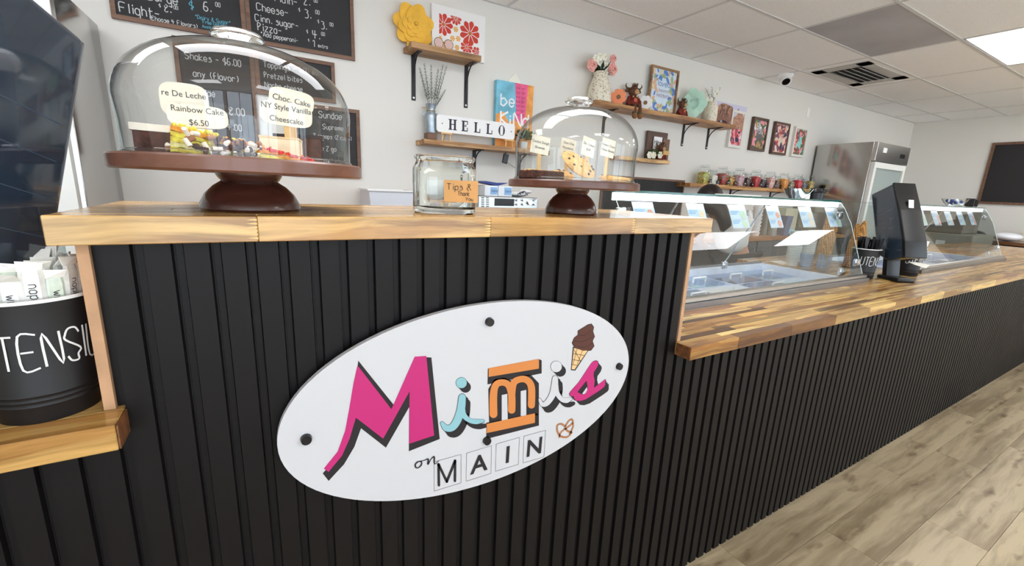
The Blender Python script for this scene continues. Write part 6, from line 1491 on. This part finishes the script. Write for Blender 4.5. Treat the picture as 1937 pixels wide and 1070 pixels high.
for i in range(9): q.ball((x0 + .08 + random.random() * (x1 - x0 - .16), 3.05 + random.uniform(-.04, .04), zb + .06 + random.random() * (z1 - zb - .1)), .05, 9, (1, .8, .7))
q.build('bags', mat('clear_bag', (220, 222, 228), .2, coat=.5), t, smooth=2, kind='stuff')
# bottles, cups and cloth right of the worker
def bottle(lab, u, vt, y, r, m, capm, name='squeeze_bottle'):
    x = at(u, 430, y).x; zt2 = at(u, vt, y).z; h = zt2 - zb; t = thing(name, lab, 'bottle', (x, y, zb))
    B().lathe([(0, zb), (r, zb), (r, zb + h * .75), (r * .8, zb + h * .84), (r * .5, zb + h * .88), (0, zb + h * .88)], (x, y, 0), 20).build('body', m, t, smooth=40)
    B().lathe([(0, zb + h * .88), (r * .55, zb + h * .88), (r * .5, zb + h * .94), (r * .15, zb + h), (0, zb + h)], (x, y, 0), 16).build('cap', capm, t, smooth=40)
SMOKEC = mat('smoked_cup', (150, 146, 136), .3, coat=.3); OLV = mat('olive_plastic', (120, 116, 100), .4)
bottle('tall white squeeze bottle left of the paper towel stand', 1412, 396, 2.8, .045, WHITE, WHITE); bottle('tall grey canister with dark lid on the back worktop', 1447, 388, 2.85, .06, SMOKEC, BLACK); bottle('grey canister with black lid beside the taller one', 1460, 398, 2.78, .055, SMOKEC, BLACK)
x = at(1432, 430, 2.78).x; t = thing('cup_tower', 'tall white stack of foam cups standing on the back worktop', 'cup stack', (x, 2.8, zb)); zt2 = at(1432, 384, 2.8).z; n = 9
for i in range(n):
    z0 = zb + (zt2 - zb) * i / n; B().lathe([(0, z0), (.042, z0), (.056, z0 + (zt2 - zb) / n * .98), (0, z0 + (zt2 - zb) / n * .98)], (x, 2.8, 0), 24).build('foam_cup', WHITE, t, smooth=40)
x = at(1484, 430, 2.75).x; t = thing('square_canister', 'grey blue square canister on the back worktop behind the flavor cards', 'canister', (x, 2.76, zb)); q = B(); sq_lathe(q, [(.045, zb), (.065, at(1484, 408, 2.75).z)], (x, 2.76, 0), .3, 0, 20); q.build('body', mat('slate_blue_plastic', (112, 118, 150), .4), t, smooth=40)
x = at(1515, 430, 2.72).x; t = thing('blue_cloth', 'light blue cloth lying on the back worktop left of the cones', 'cloth', (x, 2.74, zb))
q = B(); q.ball((x - .18, 2.76, zb + .0405), .075, 16, (1.2, .8, .54)); q.build('fold', mat('blue_fabric', (150, 196, 216), .9, bump=.6, bscale=25), t, smooth=2); B().ball((x + .05, 2.74, zb + .0255), .17, 18, (1.3, .35, .15)).build('fold', MATS['blue_fabric'], t, smooth=2)
B().box2((at(1480, 400, 3.1).x, 3.05, zb), (at(1503, 400, 3.1).x, 3.2, at(1510, 394, 3.1).z), bev=.01).build('cream_container', mat('cream_plastic', (206, 202, 176), .5), loc=(at(1510, 400, 3.1).x, 3.1, zb), label='tall cream container behind the flavor cards', cat='container')
t = thing('mixer_machine', 'dark olive drink mixer machine behind the cones', 'machine', (at(1528, 400, 3.0).x, 3.0, zb)); x = at(1528, 400, 3.0).x
B().box2((x - .14, 2.88, zb), (x + .14, 3.15, zb + .05), bev=.01).build('base', OLV, t); B().box2((x - .10, 3.03, zb + .05), (x + .10, 3.15, at(1545, 390, 3.0).z), bev=.01).build('column', OLV, t); B().box2((x - .11, 2.86, at(1545, 402, 3.0).z), (x + .11, 3.03, at(1545, 390, 3.0).z), bev=.015).build('head', OLV, t)
# far right: dark counter against the right wall with packages and a wire basket
zr = W(1912, 458, 'x', 9.0).z; bf = thing('side_counter', 'dark side counter with wooden top along the right wall', 'counter', (9.3, 1.6, 0))
B().box2((9.05, .95, 0), (XR - .001, 2.6, zr - .045)).build('cabinet', mat('espresso', (40, 30, 28), .5), bf)
for k in range(4): B().box2((9.04, .96 + k * .41, .1), (9.0495, 1.355 + k * .41, zr - .06)).build('door', MATS['espresso'], bf)
B().box2((9.0, .93, zr - .045), (XR - .001, 2.62, zr), bev=.004).build('top', wood('dark_top', [(120, 80, 50), (140, 96, 62)], 1, .3, 1, .2), bf)
for i, (yy, m_, nm) in enumerate(((1.15, WHITE, 'white'), (1.38, BLACK, 'black'), (1.05, mat('tan_bag', (206, 160, 110), .7), 'tan'))):
    B().ball((9.22 + .12 * i, (1.75, 2.15, 1.12)[i], zr + .0605), .16, 14, (1.0, 1, .38)).build('package', mat(nm + '_film', {'white': (232, 234, 240), 'black': (40, 38, 40), 'tan': (206, 160, 110)}[nm], .25, bump=1.2, bscale=14), loc=(9.3, yy, zr), smooth=2, label=nm + ' plastic wrapped package on the side counter', cat='package')
t = thing('wire_basket', 'clear container with black handle on the wall above the side counter', 'container', (9.6, 1.45, zr + .12)); q = B()
for k in range(7): q.tube([(9.64, 1.22 + k * .07, zr + .12), (9.60, 1.2 + k * .075, zr + .48)], .004, 5)
q.build('wire', STEEL2, t, kind='stuff'); B().box2((9.55, 1.2, zr + .0), (XR - .002, 1.68, zr + .13), bev=.01).build('tray', mat('pale_tray', (226, 228, 216), .4), t); B().cyl((9.6, 1.12, zr + .5), (9.6, 1.66, zr + .53), .009, .009, 8).build('handle', BLACK, t)
t = thing('grey_machine', 'grey low machine beyond the far glass guard', 'machine', (8.0, 2.2, 0)); GM = mat('grey_enamel', (150, 146, 134), .4); zg_ = W(1840, 446, 'x', 7.75).z
B().box2((7.75, 1.75, 0), (8.6, 2.5, zg_), bev=.01).build('body', GM, t); B().box2((7.9, 1.9, zg_ + .0005), (8.5, 2.5, zg_ + .32), bev=.015).build('upper_body', mat('taupe_enamel', (118, 110, 98), .35), t); B().box2((7.742, 2.0, zg_ - .16), (7.7495, 2.09, zg_ - .09)).build('label_plate', WHITE, t)
# ------------------------------------------------------------ the worker
SKIN = mat('skin', (206, 158, 132), .55); HAIR = mat('dark_hair', (34, 24, 24), .45, bump=.8, bscale=90, stretch=(1, 1, .12)); TEE = mat('white_tshirt', (238, 238, 236), .85, bump=.3, bscale=14); SHORT = mat('black_shorts', (46, 42, 44), .85, bump=.2, bscale=20)
def skin(name, verts, edges, rad, m, parent, sub=2, root=0):
    me = bpy.data.meshes.new(name); me.from_pydata([Vector(v) for v in verts], edges, []); o = bpy.data.objects.new(name, me); COL.objects.link(o)
    s = o.modifiers.new('s', 'SKIN'); s.use_smooth_shade = True
    bpy.context.view_layer.update()
    lay = me.skin_vertices[0].data if me.skin_vertices else None
    if lay is None:
        bpy.context.view_layer.objects.active = o; me.attributes.new('x', 'FLOAT', 'POINT')
    for i, r in enumerate(rad):
        lay[i].radius = r if isinstance(r, tuple) else (r, r); lay[i].use_root = (i == root)
    sb_ = o.modifiers.new('b', 'SUBSURF'); sb_.levels = sub; sb_.render_levels = sub
    bpy.context.view_layer.update(); dg = bpy.context.evaluated_depsgraph_get(); me2 = bpy.data.meshes.new_from_object(o.evaluated_get(dg)); bpy.data.objects.remove(o)
    me2.transform(WM[parent.name].inverted()); me2.materials.clear(); me2.materials.append(m); me2.name = name
    me2.polygons.foreach_set('use_smooth', [True] * len(me2.polygons))
    o = bpy.data.objects.new(name, me2); COL.objects.link(o); o.parent = parent; WM[o.name] = WM[parent.name]; return o
YP_ = 2.22
def P_(u, v, y=YP_): return W(u, v, 'y', y)
pel = P_(1388, 484); hd = P_(1342, 376, YP_ + .12)
view = Vector((pel.x, pel.y, 0)).normalized(); rt = Vector((view.y, -view.x, 0))
wk = thing('person', 'person with long dark hair in white t-shirt and black shorts, leaning over, seen from behind', 'person', (pel.x, pel.y, 0))
spine = P_(1382, 450, YP_ + .02); chest = P_(1372, 418, YP_ + .07); neck = P_(1352, 396, YP_ + .11)
lsh = chest - rt * .15 + Vector((0, 0, .045)); rsh = chest + rt * .16 + Vector((0, 0, -.01))
lel = lsh - rt * .05 + Vector((0, 0, -.23)) + view * .08; lwr = lel + view * .16 + rt * .08 + Vector((0, 0, -.09)); lh = lwr + view * .07
rel_ = rsh + Vector((0, 0, -.22)) + view * .20 - rt * .05; rwr = rel_ + view * .2 + Vector((0, 0, -.02)) - rt * .05; rh = rwr + view * .07
hip = [pel - rt * .085 + Vector((0, 0, -.04)), pel + rt * .085 + Vector((0, 0, -.04))]
kn = [hip[0] + Vector((0, 0, -hip[0].z + .44)) + view * .04, hip[1] + Vector((0, 0, -hip[1].z + .44)) + view * .04]
an = [Vector((k.x, k.y, .08)) - view * .06 for k in kn]; toe = [a + view * .14 + Vector((0, 0, -.045)) for a in an]
V = [pel, spine, chest, neck, hd, lsh, lel, lwr, lh, rsh, rel_, rwr, rh, hip[0], kn[0], an[0], toe[0], hip[1], kn[1], an[1], toe[1], hd + Vector((0, 0, .07))]
Ed = [(0, 1), (1, 2), (2, 3), (3, 4), (2, 5), (5, 6), (6, 7), (7, 8), (2, 9), (9, 10), (10, 11), (11, 12), (0, 13), (13, 14), (14, 15), (15, 16), (0, 17), (17, 18), (18, 19), (19, 20), (4, 21)]
Rd = [.10, .09, .10, .048, .082, .055, .040, .027, .035, .055, .040, .027, .035, .082, .056, .038, .034, .082, .056, .038, .034, .06]
skin('body', V, Ed, Rd, SKIN, wk)
for base, dr in ((lh, view), (rh, view)):   # fingers curled on the worktop edge
    for k in range(4):
        o = base + rt * (.024 - .016 * k) + dr * .01; l_ = (.9, 1.05, 1, .8)[k]
        skin('finger', [o, o + dr * .03 * l_, o + dr * .052 * l_ + Vector((0, 0, -.012)), o + dr * .06 * l_ + Vector((0, 0, -.03))], [(0, 1), (1, 2), (2, 3)], [.009, .009, .008, .007], SKIN, wk, 1)
    o = base - dr * .02 + rt * .028; skin('thumb', [o, o + rt * .02 + dr * .02, o + rt * .022 + dr * .045 + Vector((0, 0, -.01))], [(0, 1), (1, 2)], [.011, .01, .008], SKIN, wk, 1)
skin('t_shirt', [pel + Vector((0, 0, .02)), spine, chest, chest.lerp(neck, .55), lsh, lsh.lerp(lel, .55), rsh, rsh.lerp(rel_, .55)], [(0, 1), (1, 2), (2, 3), (2, 4), (4, 5), (2, 6), (6, 7)], [.145, .130, .136, .075, .075, .066, .075, .066], TEE, wk)
skin('shorts', [pel + Vector((0, 0, .03)), hip[0], hip[0].lerp(kn[0], .33), hip[1], hip[1].lerp(kn[1], .33)], [(0, 1), (1, 2), (0, 3), (3, 4)], [.150, .125, .105, .125, .105], SHORT, wk)
hb = -view
B().ball(hd - view * .012 + Vector((0, 0, .012)), .104, 20, (1, 1, 1.08)).build('hair_cap', HAIR, wk, smooth=2)
B().tube([hd - view * .05 + Vector((0, 0, .03)), hd - view * .085 + rt * .02 + Vector((0, 0, -.05)), P_(1362, 398, YP_ - .03), P_(1370, 412, YP_ - .06), P_(1371, 426, YP_ - .07), P_(1366, 437, YP_ - .07)], [.05, .078, .062, .060, .048, .015], 14).build('long_hair', HAIR, wk, smooth=2)
face = hd + view * .085
B().ball(hd + view * .02 + Vector((0, 0, -.015)), .086, 18, (1, 1, 1.15)).build('head', SKIN, wk, smooth=2)
B().ball(face + view * .022 + Vector((0, 0, -.03)), .014, 8).build('nose', SKIN, wk, smooth=2)
for s_ in (-1, 1):
    B().ball(face + rt * .032 * s_ + Vector((0, 0, .0)), .012, 8).build('eye', WHITE, wk, smooth=2); B().ball(hd + rt * .09 * s_ + Vector((0, 0, -.02)), .02, 8, (.6, .6, 1.1)).build('ear', SKIN, wk, smooth=2)
B().ball(face + view * .012 + Vector((0, 0, -.062)), .02, 8, (1, 1, .3)).build('mouth', mat('lips', (180, 100, 96), .5), wk, smooth=2)
q = B(); q.tube([lwr + (rt * math.cos(k * .5) + Vector((0, 0, 1)) * math.sin(k * .5)) * .032 for k in range(14)], .004, 6); q.build('bracelet', CHROME, wk)
